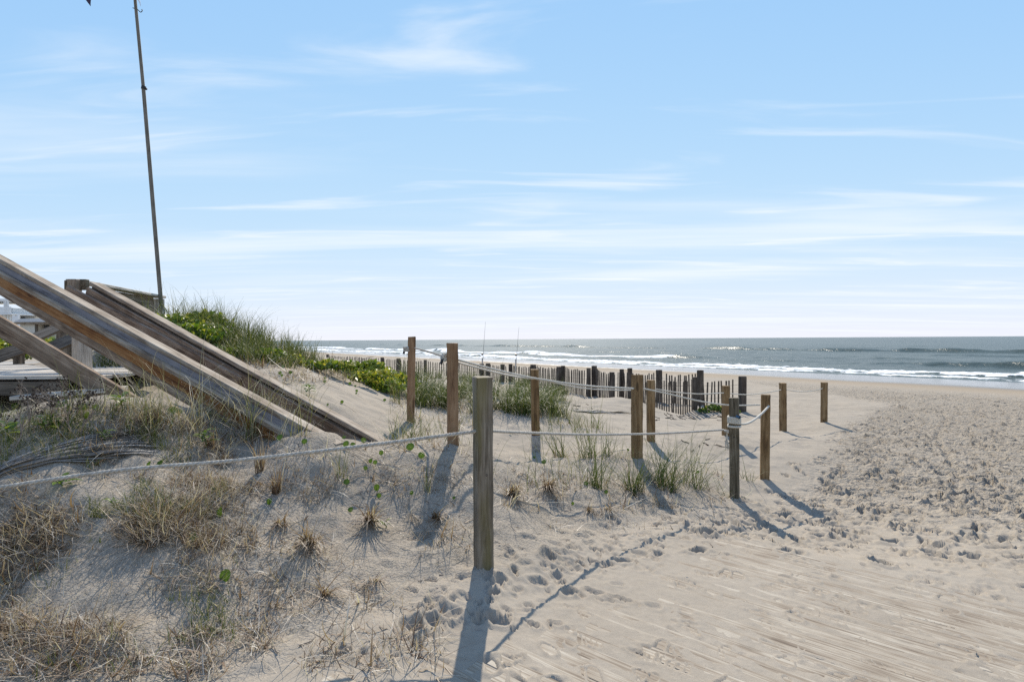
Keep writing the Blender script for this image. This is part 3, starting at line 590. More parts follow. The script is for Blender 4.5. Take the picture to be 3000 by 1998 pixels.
rope('rope', smooth_path([P(1917, 1139, 7.24), P(1980, 1149, 7.5), P(2050, 1154, 7.85), P(2120, 1151, 8.2)], 50), 0.0092, M['rope_white'], 'thin white rope sagging across the slat fence to the orange-brown post', step=0.018)
rope('rope', smooth_path([P(2136, 1153, 8.3), P(2190, 1156, 8.8), P(2240, 1151, 9.4), P(2288, 1142, 9.87)], 50), 0.0092, M['rope_white'], 'thin white rope rising from the orange-brown post to the post out on the sand', step=0.02)
rope('rope', smooth_path([P(2302, 1142, 9.95), P(2340, 1147, 10.2), P(2375, 1146, 10.5), P(2410, 1138, 10.78)], 50), 0.0092, M['rope_white'], 'farthest short rope sagging between the last two posts by the sea', step=0.022)

# ------------------------------------------------------------------ slat sand fence
FW = wood('fence_slat_wood', (0.04, 0.03, 0.022), (0.088, 0.068, 0.05), (0.16, 0.13, 0.10), 'Z', 1.0, knots=0)
slat_me = [box_mesh('slat', 0.036, 0.009, 1.0, FW, 0) for _ in range(1)]
def fence_run(label, pts, group, seed, pitch=0.088):
    "pts: (px, base py, distance, top py, post width or 0, post lean)"
    g = np.random.default_rng(seed); bs = [P(a, b, d) for a, b, d, *_ in pts]; hs_ = [P(a, t_, d)[2]-P(a, b, d)[2] for a, b, d, t_, *_ in pts]
    root = empty('sand_fence', bs[0], label, 'fence', group); o0 = np.array(root.location)
    for (a, b, d, t_, w, ln), p, h in zip(pts, bs, hs_):
        if not w: continue
        zg = gz(p[0], p[1])
        o = obj('fence_post', box_mesh('fence_post', w, w, h+0.3, M['fence'], w*0.16, 2), root); o.location = (p[0]-o0[0], p[1]-o0[1], p[2]+h-(h+0.3)/2-o0[2]); o.rotation_euler = (0, R(ln), g.uniform(0, 1.5))
    for k in range(len(pts)-1):
        p, q_ = bs[k], bs[k+1]; l = np.linalg.norm((q_-p)[:2]); n = max(2, int(l/pitch)); yaw = math.atan2(q_[1]-p[1], q_[0]-p[0])
        h0, h1 = hs_[k]*0.93, hs_[k+1]*0.93
        for i in range(n):
            t = (i+0.5+g.uniform(-0.16, 0.16))/n; c = p*(1-t)+q_*t; h = (h0*(1-t)+h1*t)*(1+g.normal(0, 0.022))-0.03*math.sin(math.pi*t); dz = c[2]
            if g.random() < 0.03: continue
            o = bpy.data.objects.new('slat', slat_me[0]); link(o, root); o.location = (c[0]-o0[0], c[1]-o0[1]+g.normal(0, 0.006), dz+h/2-0.1-o0[2]); o.scale = (g.uniform(0.85, 1.15), 1, h+0.2)
            o.rotation_euler = (g.normal(0, 0.02), g.normal(0, 0.022), yaw)
        for fz in (0.2, 0.42, 0.64, 0.84):
            t = np.linspace(0, 1, 24)[:, None]; w = p*(1-t)+q_*t; w[:, 2] += fz*(h0*(1-t[:, 0])+h1*t[:, 0])-0.02*np.sin(math.pi*t[:, 0])
            V, Q = tube(w-o0, 0.0028, 4); obj('wire', np_mesh('wire', V, Q, M['wire']), root)
fence_run('near dark slat fence on bare sand behind the ropes, ending in a thick post', [
 (1862, 1222, 12.3, 1106, 0.10, 1), (1950, 1213, 12.8, 1107, 0, 0), (2036, 1201, 13.4, 1104, 0.10, 0), (2110, 1203, 13.25, 1108, 0, 0), (2175, 1206, 13.1, 1102, 0.14, 0.8)], 'slat sand fences', 1, 0.077)
fence_run('zigzag middle section of dark slat fence with heavy leaning posts', [
 (2052, 1187, 14.6, 1084, 0.13, 0), (1990, 1185, 15.0, 1093, 0, 0), (1932, 1184, 15.4, 1083, 0.13, -1), (1862, 1182, 15.0, 1090, 0.0, 0), (1846, 1180, 14.8, 1078, 0.12, -2), (1822, 1178, 15.3, 1081, 0.10, 0), (1792, 1181, 14.9, 1090, 0.11, 2.5), (1742, 1161, 16.2, 1071, 0.13, -2), (1725, 1160, 16.0, 1078, 0.10, 0),
 (1650, 1145, 17.4, 1071, 0.12, 0), (1637, 1145, 17.2, 1074, 0.12, 1), (1562, 1131, 18.6, 1068, 0.15, 1)], 'slat sand fences', 2, 0.076)
fence_run('far end of slat fence disappearing behind the dune grass', [
 (1562, 1131, 18.7, 1070, 0, 0), (1496, 1118, 19.8, 1066, 0.13, 0), (1472, 1116, 19.6, 1067, 0.13, 1), (1430, 1108, 20.6, 1064, 0.14, 0), (1412, 1107, 20.8, 1065, 0.13, -2), (1330, 1103, 21.8, 1059, 0.0, 0), (1246, 1099, 22.4, 1054, 0.13, 0), (1168, 1094, 23.2, 1050, 0.14, 0), (1120, 1090, 23.8, 1047, 0.12, 0), (1040, 1084, 25, 1042, 0, 0), (960, 1078, 26, 1038, 0.12, 0)], 'slat sand fences', 3, 0.10)

# ------------------------------------------------------------------ buried handrails of the stair
def rail(label, a, b, side_mat, low_mat, cap_w=0.10, post_at=(), lower=None, far=False):
    a = np.array(a); b = np.array(b); root = empty('stair_handrail', b, label, 'handrail', 'sand-buried stair handrails')
    x = (b-a)/np.linalg.norm(b-a); horiz = np.array([x[0], x[1], 0]); horiz /= np.linalg.norm(horiz); back = np.array([-horiz[1], horiz[0], 0]); back = back if back[1] > 0 else -back
    n = np.cross(x, back); n = n if n[2] > 0 else -n
    # a..b is the near top edge of the cap
    c0 = back*cap_w/2-n*0.019
    board('cap_rail', a+c0, b+c0, cap_w, 0.038, M['rail_grey'], root, n, 0.005)
    if far:
        c1 = back*0.055-n*(0.038+0.002+0.030)
        board('upper_rail', a+c1, b+c1, 0.060, 0.036, M['deck_dark'], root, -back, 0.004)  # dark wood stands in for the shadow in the slot below the cap
        c2 = back*0.004-n*(0.038+0.022+0.098)
        board('side_board', a+c2, b+c2, 0.195, 0.038, low_mat, root, -back, 0.007)
    else:
        c1 = back*0.022-n*(0.038-0.003+0.030)
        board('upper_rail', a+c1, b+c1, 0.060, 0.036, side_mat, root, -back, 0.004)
        c2 = -back*0.002-n*(0.038+0.052+0.024)
        board('ledge_rail', a+c2, b+c2, 0.054, 0.056, M['rail_grey'], root, -back, 0.012)
        c2 = back*0.014-n*(0.038+0.052+0.049+0.048)
        board('side_board', a+c2, b+c2, 0.100, 0.038, low_mat, root, -back, 0.006)
        c2 = back*0.010-n*(0.038+0.052+0.049+0.094+0.036)
        board('bottom_board', a+c2, b+c2, 0.078, 0.040, M['rail_dull'], root, -back, 0.008)
    for t in post_at:
        p = a*(1-t)+b*t+back*0.07; zg = gz(p[0], p[1]); top = p[2]-0.05
        if top-zg > 0.1: board('support_post', (p[0], p[1], top), (p[0], p[1], zg-0.3), 0.089, 0.089, M['deck'], root, (0, -1, 0))
    if lower is not None:
        la, lb = np.array(lower[0]), np.array(lower[1]); lx = (lb-la)/np.linalg.norm(lb-la); ln = np.cross(lx, back); ln = ln if ln[2] > 0 else -ln
        c3 = back*0.019-ln*0.092
        board('lower_rail', la+c3, lb+c3, 0.185, 0.042, M['rail_dull'], root, -back, 0.006)
    return root
nearA = P(-220, 640, 5.65); nearB = P(985, 1303, 3.95)
lowA, lowB = P(-220, 800, 5.65), P(520, 1236, 4.6); nearA = nearB+(nearA-nearB)*1.32; lowA = lowB+(lowA-lowB)*1.5
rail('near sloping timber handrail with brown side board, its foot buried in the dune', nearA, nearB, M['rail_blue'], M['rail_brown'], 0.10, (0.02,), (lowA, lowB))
farA = P(262, 826, 6.35); farB = P(1135, 1308, 4.80)
fr_ = rail('far sloping timber handrail reaching furthest right before sinking into the sand', farA, farB, M['rail_blue'], M['rail_dull'], 0.11, far=True)
# its top end: the side board runs on, a notched post stub between the two
o0 = np.array(fr_.location); 
fx = (np.array(farB)-np.array(farA)); fx /= np.linalg.norm(fx)
e = P(190, 838, 6.45)
board('side_board', e+np.array([0, 0.0, -0.075]), P(700, 1107, 5.42)+np.array([0, 0, -0.075]), 0.19, 0.036, M['rail_dull'], fr_, (0, -1, 0), 0.016)
board('post_stub', P(219, 819, 6.55), P(219, 900, 6.55), 0.10, 0.10, M['rail_grey'], fr_, (0, -1, 0), 0.005)
board('end_block', P(246, 819, 6.6), P(246, 850, 6.6), 0.09, 0.06, M['post_dark'], fr_, (0, -1, 0), 0.005)
board('end_block', P(205, 822, 6.6), P(205, 850, 6.6), 0.11, 0.04, M['post_dark'], fr_, (0, -1, 0), 0.004)

# ------------------------------------------------------------------ deck and steps beyond the handrails
dk = empty('wooden_deck', (-4.9, 5.6, 0.6), 'pale plank deck landing seen under the near handrail', 'deck')
zd = 0.925; k = 0
for i in range(26):
    y = 5.25+i*0.147; x1 = -3.75+0.10*math.sin(i*2.1)-0.03*i; x0 = -8.6
    board('deck_plank', (x0, y+0.05*math.sin(i), zd+0.004*math.sin(i*3.3)), (x1, y-0.03, zd+0.004*math.sin(i*1.7)), 0.138, 0.034, M['deck'], dk, (0, 0, 1), 0.004)
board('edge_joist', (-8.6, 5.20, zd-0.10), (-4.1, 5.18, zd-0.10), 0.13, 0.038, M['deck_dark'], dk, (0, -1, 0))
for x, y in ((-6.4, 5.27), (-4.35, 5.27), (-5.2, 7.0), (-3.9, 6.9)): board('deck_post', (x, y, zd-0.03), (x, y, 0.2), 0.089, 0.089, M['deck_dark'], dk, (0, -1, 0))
dp = board('rail_post', P(240, 975, 5.9), (P(240, 975, 5.9)[0], P(240, 975, 5.9)[1], zd+0.018), 0.13, 0.13, M['deck'], dk, (-0.45, -0.9, 0))
st = empty('wooden_step', (-3.6, 4.45, 0.6), 'pale lower step of two planks, half buried, below the deck', 'step')
sa = P(40, 1166, 4.72); sb = P(318, 1143, 4.92)
board('step_plank', sa, sb, 0.135, 0.036, M['deck'], st, (0, 0, 1)); board('step_plank', sa+np.array([0.1, 0.142, 0.008]), sb+np.array([0.05, 0.142, 0.006]), 0.135, 0.036, M['deck'], st, (0, 0, 1))
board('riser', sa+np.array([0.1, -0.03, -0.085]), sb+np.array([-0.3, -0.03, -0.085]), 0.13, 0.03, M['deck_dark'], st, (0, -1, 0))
# dark stair rails behind
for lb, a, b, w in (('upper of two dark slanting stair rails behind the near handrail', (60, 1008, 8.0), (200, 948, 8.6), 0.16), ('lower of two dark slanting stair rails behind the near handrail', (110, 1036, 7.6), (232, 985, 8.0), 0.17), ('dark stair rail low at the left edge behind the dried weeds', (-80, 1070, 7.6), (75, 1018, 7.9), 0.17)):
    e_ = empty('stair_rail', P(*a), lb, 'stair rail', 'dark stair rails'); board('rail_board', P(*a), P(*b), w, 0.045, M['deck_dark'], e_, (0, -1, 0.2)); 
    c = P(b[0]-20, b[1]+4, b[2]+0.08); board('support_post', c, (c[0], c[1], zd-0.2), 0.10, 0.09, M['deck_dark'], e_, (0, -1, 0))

# railing with flat cap and the flagpole lashed to its post
rl = empty('deck_railing', P(462, 935, 8.7), 'weathered deck railing with a broad pale cap board beside the flagpole', 'railing')
a = P(215, 822, 6.7); b = P(470, 871, 8.85)
board('cap_board', a, b, 0.17, 0.036, M['deck'], rl, (0, 0, 1), 0.005)
board('rail_board', P(300, 872, 7.35), P(448, 893, 8.65), 0.215, 0.036, M['rail_grey'], rl, (0, -1, 0), 0.005)
tp = P(463, 876, 8.76); board('end_post', tp, (tp[0], tp[1], gz(tp[0], tp[1])-0.3), 0.125, 0.125, M['deck'], rl, (-0.3, -1, 0))
fp0 = P(477, 950, 8.62); fp1 = P(392, -40, 8.62); fpm = P(420, 258, 8.62)
fl = empty('flagpole', fp0, 'tall thin leaning flagpole fixed to the railing post', 'flagpole'); o0 = np.array(fl.location)
V, Q = tube(np.array([fp0*(1-t)+fpm*t for t in np.linspace(-0.25, 1, 12)])-o0, 0.028, 10, taper=np.linspace(1.1, 0.92, 12)); obj('lower_pole', np_mesh('lower_pole', V, Q, M['pole'], True), fl)
V, Q = tube(np.array([fpm*(1-t)+fp1*t for t in np.linspace(0, 1, 8)])-o0, 0.0235, 10, taper=np.linspace(1, 0.9, 8)); obj('upper_pole', np_mesh('upper_pole', V, Q, M['pole'], True), fl)
V, Q = tube(np.array([fpm+np.array([0.0022*k, 0, -0.022+0.011*k]) for k in range(5)])-o0, 0.034, 8); obj('clamp', np_mesh('clamp', V, Q, M['black'], True), fl)
V, Q = tube(np.array([P(424+k*1.5, 258+k*1.2, 8.62) for k in range(5)])-o0, 0.014, 6); obj('clamp_knob', np_mesh('clamp_knob', V, Q, M['black'], True), fl)
V, Q = tube(np.array([P(478, 905+8*k, 8.62) for k in range(10)])-o0, 0.03, 8); obj('base_sleeve', np_mesh('base_sleeve', V, Q, M['galv'], True), fl)
V, Q = tube(smooth_path([P(389, 24, 8.62), P(396, 27, 8.62), P(404, 30, 8.62), P(412, 37, 8.62), P(417, 32, 8.62), P(415, 29, 8.62)], 30)-o0, 0.006, 6); obj('flag_hook', np_mesh('flag_hook', V, Q, M['black'], True), fl)
# the flag: cloth hanging between the pole and a drooping fly end
g_ = np.linspace(0, 1, 40); h_ = np.linspace(0, 1, 24); GU, GV = np.meshgrid(g_, h_, indexing='ij')
hoist_t = P(386, -150, 8.62); hoist_b = P(406, 20, 8.58); fly_t = P(215, -130, 8.4); fly_b = P(272, 27, 8.3)
top = hoist_t[None]*(1-g_[:, None])+fly_t[None]*g_[:, None]; bot = hoist_b[None]*(1-g_[:, None])+fly_b[None]*g_[:, None]
bot[:, 2] += 0.42*np.sin(math.pi*g_)**0.8*(1-0.35*g_); 
S = top[:, None]*(1-GV[..., None])+bot[:, None]*GV[..., None]
S[..., 1] += 0.09*np.sin(GU*9+GV*3)*(0.3+GU); S[..., 0] += 0.03*np.sin(GV*8+GU*5)
fo = empty('flag', hoist_b, 'corner of a white and dark flag hanging at the top of the pole', 'flag')
def cloth(u0, u1, nm, mat):
    sub = S[u0:u1]-hoist_b; n0, n1 = sub.shape[:2]; V = np.concatenate([sub.reshape(-1, 3), sub.reshape(-1, 3)+[0, 0.004, 0]]); i = np.arange(n0-1)[:, None]; j = np.arange(n1-1)[None, :]
    Q = np.stack([i*n1+j, i*n1+j+1, (i+1)*n1+j+1, (i+1)*n1+j], -1).reshape(-1, 4); obj(nm, np_mesh(nm, V, np.concatenate([Q, Q[:, ::-1]+n0*n1]), mat, True), fo)
cloth(0, 9, 'white_stripe', M['flag_white']); cloth(8, 17, 'dark_stripe', M['flag_dark']); cloth(16, 31, 'white_stripe', M['flag_white']); cloth(30, 40, 'dark_stripe', M['flag_dark'])

# ------------------------------------------------------------------ far houses at the left edge
def bx(parent, name, c, s, mat):
    o = obj(name, box_mesh(name, *s, mat, 0), parent); o.location = c; return o
D1 = 62.0
h1 = empty('beach_house', P(20, 1010, D1), 'white beach house with open porch posts and railing at the far left', 'house'); 
k1 = D1/F
def HP(px, py): return np.array([(px-20)*k1, 0, (1010-py)*k1])
def hb(parent, name, x0, x1, y0, y1, mat, dep=0.3, dy=0.0):
    c = (HP(x0, y0)+HP(x1, y1))/2; bx(parent, name, (c[0], dy+dep/2, c[2]), ((x1-x0)*k1, dep, (y1-y0)*k1), mat)
hb(h1, 'wall', -160, 2, 900, 1012, M['white'], 6, 1.5); hb(h1, 'porch_roof', -160, 27, 875, 882, M['white'], 6, 0)
for x in (11, 16, 21): hb(h1, 'porch_post', x, x+3.4, 882, 918, M['white'], 0.13, 0.02)
hb(h1, 'porch_railing', -160, 31, 899, 918, M['white'], 0.08, 0.05); hb(h1, 'porch_floor', -160, 33, 918.5, 922, M['white'], 5, 0)
for x in (3, 14, 22, 29): hb(h1, 'pier', x, x+3, 922.5, 1010, M['white'], 0.2, 0.3)
hb(h1, 'lower_wall', 4, 30, 930, 1010, M['siding'], 2, 2.5); hb(h1, 'window', 9, 20, 925, 938, M['glass'], 0.1, 2.3)
hb(h1, 'lower_railing', 33, 51, 925, 940, M['white'], 0.08, 0.1); hb(h1, 'lower_post', 46, 50, 922, 1010, M['white'], 0.2, 0.2)
D2 = 80.0; k1 = D2/F
h2 = empty('beach_house', P(20, 1010, D2), 'low beach house under a dark grey shingle roof', 'house')
def prism(parent, name, pts, y0, y1, mat):
    pts = [HP(*p) for p in pts]; n = len(pts); V = [[p[0], y0, p[2]] for p in pts]+[[p[0], y1, p[2]] for p in pts]
    bm = bmesh.new(); vs = [bm.verts.new(v) for v in V]; bm.faces.new(vs[:n]); bm.faces.new(vs[n:][::-1])
    for i in range(n): bm.faces.new((vs[i], vs[i+n], vs[(i+1) % n+n], vs[(i+1) % n]))
    bmesh.ops.recalc_face_normals(bm, faces=bm.faces); me = bpy.data.meshes.new(name); bm.to_mesh(me); bm.free(); me.materials.append(mat); return obj(name, me, parent)
prism(h2, 'roof', [(36, 934), (40, 921), (78, 921), (80, 924), (101, 924), (106, 934)], 0, 6, M['roof']); hb(h2, 'wall', 38, 104, 934.5, 1005, M['siding'], 5, 0.4); hb(h2, 'gable_trim', 96, 101, 925, 934, M['white'], 0.2, -0.2)
D3 = 55.0; k1 = D3/F
h3 = empty('beach_house', P(20, 1010, D3), 'small house with a pale metal hip roof behind the deck', 'house')
prism(h3, 'roof', [(38, 944), (60, 934), (128, 934), (150, 944)], 0, 5, M['roof_pale']); hb(h3, 'fascia', 38, 150, 944.5, 950, M['rail_grey'], 4.6, 0.1); hb(h3, 'wall', 50, 92, 950.5, 1000, M['siding'], 4, 0.4); hb(h3, 'porch_post', 94, 97, 950.5, 1000, M['deck_dark'], 0.2, 0.4); hb(h3, 'porch_wall', 97, 140, 950.5, 1000, M['siding'], 3, 1.4); hb(h3, 'window', 100, 112, 953, 965, M['glass'], 0.1, 1.25)

# ------------------------------------------------------------------ half-buried boardwalk
bwk = empty('boardwalk', (1.0, 2.6, -0.2)); tag(bwk, kind='structure')
pd, pn = BPD, BPN; g = np.random.default_rng(3)
for i in range(30):
    e = BW0+pn*(i*0.099)+pd*g.uniform(-0.08, 0.14); ln = 2.1+g.uniform(-0.1, 0.2); f = e+pd*ln
    e = e+pd*(0.02*i if i < 14 else g.uniform(0.2, 0.6)); 
    up_ = g.uniform(-0.0008, 0.0022)-0.00005*i
    za, zb_ = gz(*e)+up_-0.018+g.uniform(-0.002, 0.002), gz(*f)+up_-0.018+g.uniform(-0.002, 0.002)
    board('plank', (e[0], e[1], za), (f[0], f[1], zb_), 0.088, 0.036, M['plank'], bwk, (pn[0]*(-0.045+g.normal(0, .012)), pn[1]*(-0.045+g.normal(0, .012)), 1), 0.004)
pe = hit(1015, 1975); board('plank', pe+np.array([-0.06, -0.02, -0.01]), pe+np.array([0.16, -0.2, -0.0]), 0.085, 0.036, M['plank'], bwk, (0, 0, 1), 0.005)

# ------------------------------------------------------------------ plants
def blades(roots, height, hvar, tilt0, tiltv, curl, curlv, width, tint, tintv, rg, K=5, az=None, azv=math.pi, wtip=0.12):
    "curved tapering grass blades; returns vertices, quads, tint"
    roots = np.asarray(roots, float); n = len(roots)
    phi = rg.uniform(-math.pi, math.pi, n) if az is None else az+rg.normal(0, azv, n)
    h = height*np.clip(1+rg.normal(0, hvar, n), 0.25, 2.0); th0 = np.abs(rg.normal(tilt0, tiltv, n)); cu = rg.normal(curl, curlv, n)
    t = np.linspace(0, 1, K+1); th = th0[:, None]+cu[:, None]*t[None]**1.3; ds = (h/K)[:, None]
    dr = np.sin(th)*ds; dz = np.cos(th)*ds; rr = np.concatenate([np.zeros((n, 1)), np.cumsum(dr[:, :-1], 1)], 1); zz = np.concatenate([np.zeros((n, 1)), np.cumsum(dz[:, :-1], 1)], 1)
    ph = phi[:, None]+rg.normal(0, 0.25, n)[:, None]*t[None]
    c = np.stack([roots[:, 0, None]+rr*np.cos(ph), roots[:, 1, None]+rr*np.sin(ph), roots[:, 2, None]+zz], -1)
    wa = phi+math.pi/2+rg.normal(0, 0.6, n); wd = np.stack([np.cos(wa), np.sin(wa), 0*wa], -1)
    w = (width*rg.uniform(0.7, 1.3, n))[:, None]*np.maximum(wtip, (1-t[None])**0.75)
    V = np.stack([c-wd[:, None]*w[..., None]/2, c+wd[:, None]*w[..., None]/2], 2)
    b = np.arange(n)[:, None]*(2*(K+1)); i = np.arange(K)[None]*2; Q = np.stack([b+i, b+i+1, b+i+3, b+i+2], -1).reshape(-1, 4)
    tn = np.clip(rg.normal(tint, tintv, n), 0, 1)[:, None, None]*np.ones((1, K+1, 2))
    tn = np.clip(tn+0.12*(t[None, :, None]-0.5), 0, 1)
    return V.reshape(-1, 3), Q, tn.ravel()
def merge(bl):
    Vs, Qs, Ts, o = [], [], [], 0
    for V, Q, T in bl: Vs.append(V); Qs.append(Q+o); Ts.append(T); o += len(V)
    return np.concatenate(Vs), np.concatenate(Qs), np.concatenate(Ts)
def disc(c, rad, n, rg, ell=1.0):
    a = rg.uniform(0, 2*math.pi, n); r = rad*np.sqrt(rg.random(n)); x = c[0]+r*np.cos(a); y = c[1]+ell*r*np.sin(a)
    return np.stack([x, y, fastz(x, y)-0.012], 1)
def clump(name, c, label, rad=0.06, n=60, h=0.45, tilt=0.18, tv=0.16, curl=0.8, cv=0.5, w=0.006, tint=0.35, tv2=0.2, seed=0, dry=0.25, group=None, cat='grass clump', wind=None, parts=True, ell=1.0):
    rg = np.random.default_rng(seed+1000); root = empty(name, c, label, cat, group); o0 = np.array(c)
    az = wind
    V, Q, T = blades(disc(c, rad, n, rg, ell)-o0, h, 0.28, tilt, tv, curl, cv, w, tint, tv2, rg, 6, az, 1.3)
    obj('green_blades', np_mesh('green_blades', V, Q, M['grass'], True, {'tint': T}), root)['kind'] = 'stuff'
    nd = int(n*dry)
    if nd:
        V, Q, T = blades(disc(c, rad*1.5, nd, rg, ell)-o0, h*0.5, 0.4, tilt+0.45, 0.35, 0.9, 0.6, w*0.9, 0.5, 0.25, rg, 5)
        obj('dry_blades', np_mesh('dry_blades', V, Q, M['dry'], True, {'tint': T}), root)['kind'] = 'stuff'
    return root
GC = 'beach grass clumps'
# (px, py, label, radius, blades, height, tilt, curl, width, tint)
front = [
 (570, 1262, 'clump of long arching grass before the near handrail, left of its middle', 0.10, 38, 0.66, 0.3, 1.9, 0.0048, 0.70),
 (730, 1292, 'grass clump with rusty stems growing in front of the near handrail', 0.06, 56, 0.60, 0.28, 1.8, 0.0048, 0.58),
 (905, 1262, 'sparse arching grass clump beside the buried foot of the near handrail', 0.10, 28, 0.58, 0.3, 2.0, 0.0048, 0.68),
 (640, 1256, 'pale straw-tipped grass clump between two greener clumps at the near handrail', 0.12, 36, 0.62, 0.3, 1.9, 0.0048, 0.76),
 (800, 1265, 'thin bleached grass clump leaning over the handrail foot', 0.10, 26, 0.58, 0.3, 1.9, 0.0048, 0.78),
 (470, 1222, 'upright thin grass clump by the lower rail end', 0.14, 40, 0.52, 0.25, 1.5, 0.0046, 0.66),
 (395, 1212, 'ragged grass clump at the end of the lowest rail', 0.14, 36, 0.46, 0.25, 1.5, 0.0046, 0.68),
 (1002, 1418, 'tall tufted grass clump with reddish base on the open slope', 0.03, 34, 0.30, 0.12, 0.5, 0.004, 0.45),
 (1250, 1455, 'single drooping grass clump arching towards the weathered post', 0.014, 16, 0.38, 0.3, 2.2, 0.005, 0.3),
 (1385, 1318, 'slender grass blades standing just left of the weathered post', 0.03, 16, 0.26, 0.1, 0.5, 0.004, 0.5),
 (1640, 1340, 'spiky green grass clump left of the post in the grass', 0.055, 69, 0.56, 0.46, 0.65, 0.0072, 0.18),
 (1722, 1345, 'tall thin grass clump in the middle of the roped dune', 0.066, 66, 0.60, 0.42, 0.55, 0.0065, 0.20),
 (1775, 1335, 'small grass clump close left of the post in the grass', 0.055, 45, 0.47, 0.43, 0.65, 0.0065, 0.22),
 (1745, 1428, 'front left green grass clump casting long thin shadows down the slope', 0.055, 66, 0.45, 0.48, 0.85, 0.0072, 0.13),
 (1858, 1442, 'dense green grass clump at the foot of the post in the grass', 0.066, 105, 0.53, 0.48, 0.95, 0.0078, 0.08),
 (1945, 1425, 'large dark green grass clump right of the post in the grass', 0.088, 135, 0.58, 0.58, 0.95, 0.0078, 0.08),
 (2030, 1422, 'spreading green grass clump left of the rope-wrapped post', 0.088, 96, 0.50, 0.58, 1.05, 0.0072, 0.13),
 (2120, 1455, 'low bent grass trailing across the sand at the wrapped post', 0.110, 39, 0.45, 0.98, 1.05, 0.0065, 0.23),
 (2190, 1410, 'thin grass blades between the wrapped post and the brown post', 0.066, 30, 0.38, 0.78, 0.95, 0.0065, 0.23),
 (1430, 1385, 'few upright grass blades on the right side of the weathered post', 0.03, 14, 0.34, 0.18, 0.4, 0.0045, 0.35),
 (1160, 1182, 'isolated grass clump left of the leftmost pine post', 0.06, 40, 0.52, 0.2, 0.6, 0.006, 0.35),
 (1180, 1290, 'bushy dark grass clump at the foot of the leftmost pine post', 0.13, 90, 0.36, 0.5, 1.1, 0.006, 0.4),
 (1230, 1285, 'tangled grass in the hollow right of the leftmost pine post', 0.13, 60, 0.32, 0.45, 1.0, 0.006, 0.42),
 (1745, 1255, 'bright green grass clump on bare sand, nearest the dead palm debris', 0.09, 70, 0.40, 0.35, 0.5, 0.006, 0.3),
 (1690, 1250, 'sparse grass clump at the right edge of the grass patch', 0.10, 44, 0.36, 0.35, 0.6, 0.006, 0.38),
 (1625, 1242, 'grass clump right of the metal-footed post', 0.12, 60, 0.36, 0.35, 0.7, 0.006, 0.36),
]
for i, (px, py, lb, r_, n_, h, tl, cu, w, tn) in enumerate(front):
    gi = random.Random(i*13+1); clump('beach_grass', hit(px, py), lb, r_*gi.uniform(0.9, 1.7), int(n_*gi.uniform(0.5, 0.9)), h*gi.uniform(0.72, 1.08), tl, 0.24, cu, 0.65, w*0.85, tn+gi.uniform(0, 0.14), 0.26, i, 0.6, GC, wind=gi.choice([None, 0.3, None, 2.6]))
# patch of grass in the middle and the big dune tuft: many clumps that nobody can tell apart
rg = np.random.default_rng(77)
mid = np.stack([rg.uniform(1185, 1660, 84), rg.uniform(1105, 1240, 84)], 1)
mid = mid[(mid[:, 1] < 1195+0.08*(mid[:, 0]-1185)) & (mid[:, 1] > 1100+0.14*np.maximum(0, mid[:, 0]-1400))]
for i, p in enumerate(hits(mid)):
    clump('beach_grass', p, 'dense green clump in the grass patch behind the pine posts', 0.15, 110, 0.44, 0.45, 0.3, 1.4, 0.6, 0.008, 0.22, 0.24, 200+i, 0.3, 'clumps of the middle grass patch')
bigpts = [(-5.0+0.36*i+rg.uniform(-.15, .15), 7.0+0.40*j+rg.uniform(-.15, .15)) for i in range(6) for j in range(6)]
for i, (x, y) in enumerate(bigpts):
    fall = 1-0.26*max(0, x+4.3)
    clump('dune_grass', (x, y, gz(x, y)), 'tall grey-green clump in the big grass tuft on the dune crest', 0.18, 130, (0.48 if y > 7.6 else 0.36)*max(0.45, fall), 0.32, 0.22, 1.0, 0.6, 0.0085, 0.28, 0.26, 300+i, 0.3, 'clumps of the dune crest tuft')
for i in range(20):                                         # low straggling grass running right along the crest
    x = -3.2+0.17*i; y = 8.3+0.1*i+rg.uniform(-.4, .4)
    clump('dune_grass', (x, y, gz(x, y)), 'low straggling grass along the dune crest right of the big tuft', 0.18, 36, 0.20, 0.5, 0.3, 0.9, 0.4, 0.006, 0.5, 0.28, 400+i, 1.4, 'straggling crest grass')

# leafy shrubs and vines
def leaf_cloud(cs, rads, n, size, rg, squash=0.6, tint=0.5, tv=0.22, shell=0.5):
    Vs, Qs, Ts = [], [], []; o = 0
    for c, rad in zip(cs, rads):
        m = int(n*rad**2/np.mean(np.square(rads))); d = rg.normal(size=(m, 3)); d /= np.linalg.norm(d, axis=1)[:, None]; d[:, 2] = np.abs(d[:, 2])*1.0-0.15
        r = rad*(shell+(1-shell)*rg.random(m)**0.5)*(1+0.25*rg.normal(size=m)*0.5); p = np.asarray(c)+d*r[:, None]*[1, 1, squash]
        nrm = d+0.8*rg.normal(size=(m, 3)); nrm /= np.linalg.norm(nrm, axis=1)[:, None]; a = np.cross(nrm, rg.normal(size=(m, 3))); a /= np.linalg.norm(a, axis=1)[:, None]; b = np.cross(nrm, a)
        s = size*rg.uniform(0.6, 1.35, m)[:, None]
        V = np.stack([p-a*s, p+b*s*0.42-a*s*0.2+nrm*s*0.12, p+a*s, p-b*s*0.42-a*s*0.2+nrm*s*0.12], 1); Vs.append(V.reshape(-1, 3)); Qs.append(np.arange(m*4).reshape(-1, 4)+o); o += m*4
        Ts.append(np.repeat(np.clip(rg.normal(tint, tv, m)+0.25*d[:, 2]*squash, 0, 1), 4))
    return np.concatenate(Vs), np.concatenate(Qs), np.concatenate(Ts)
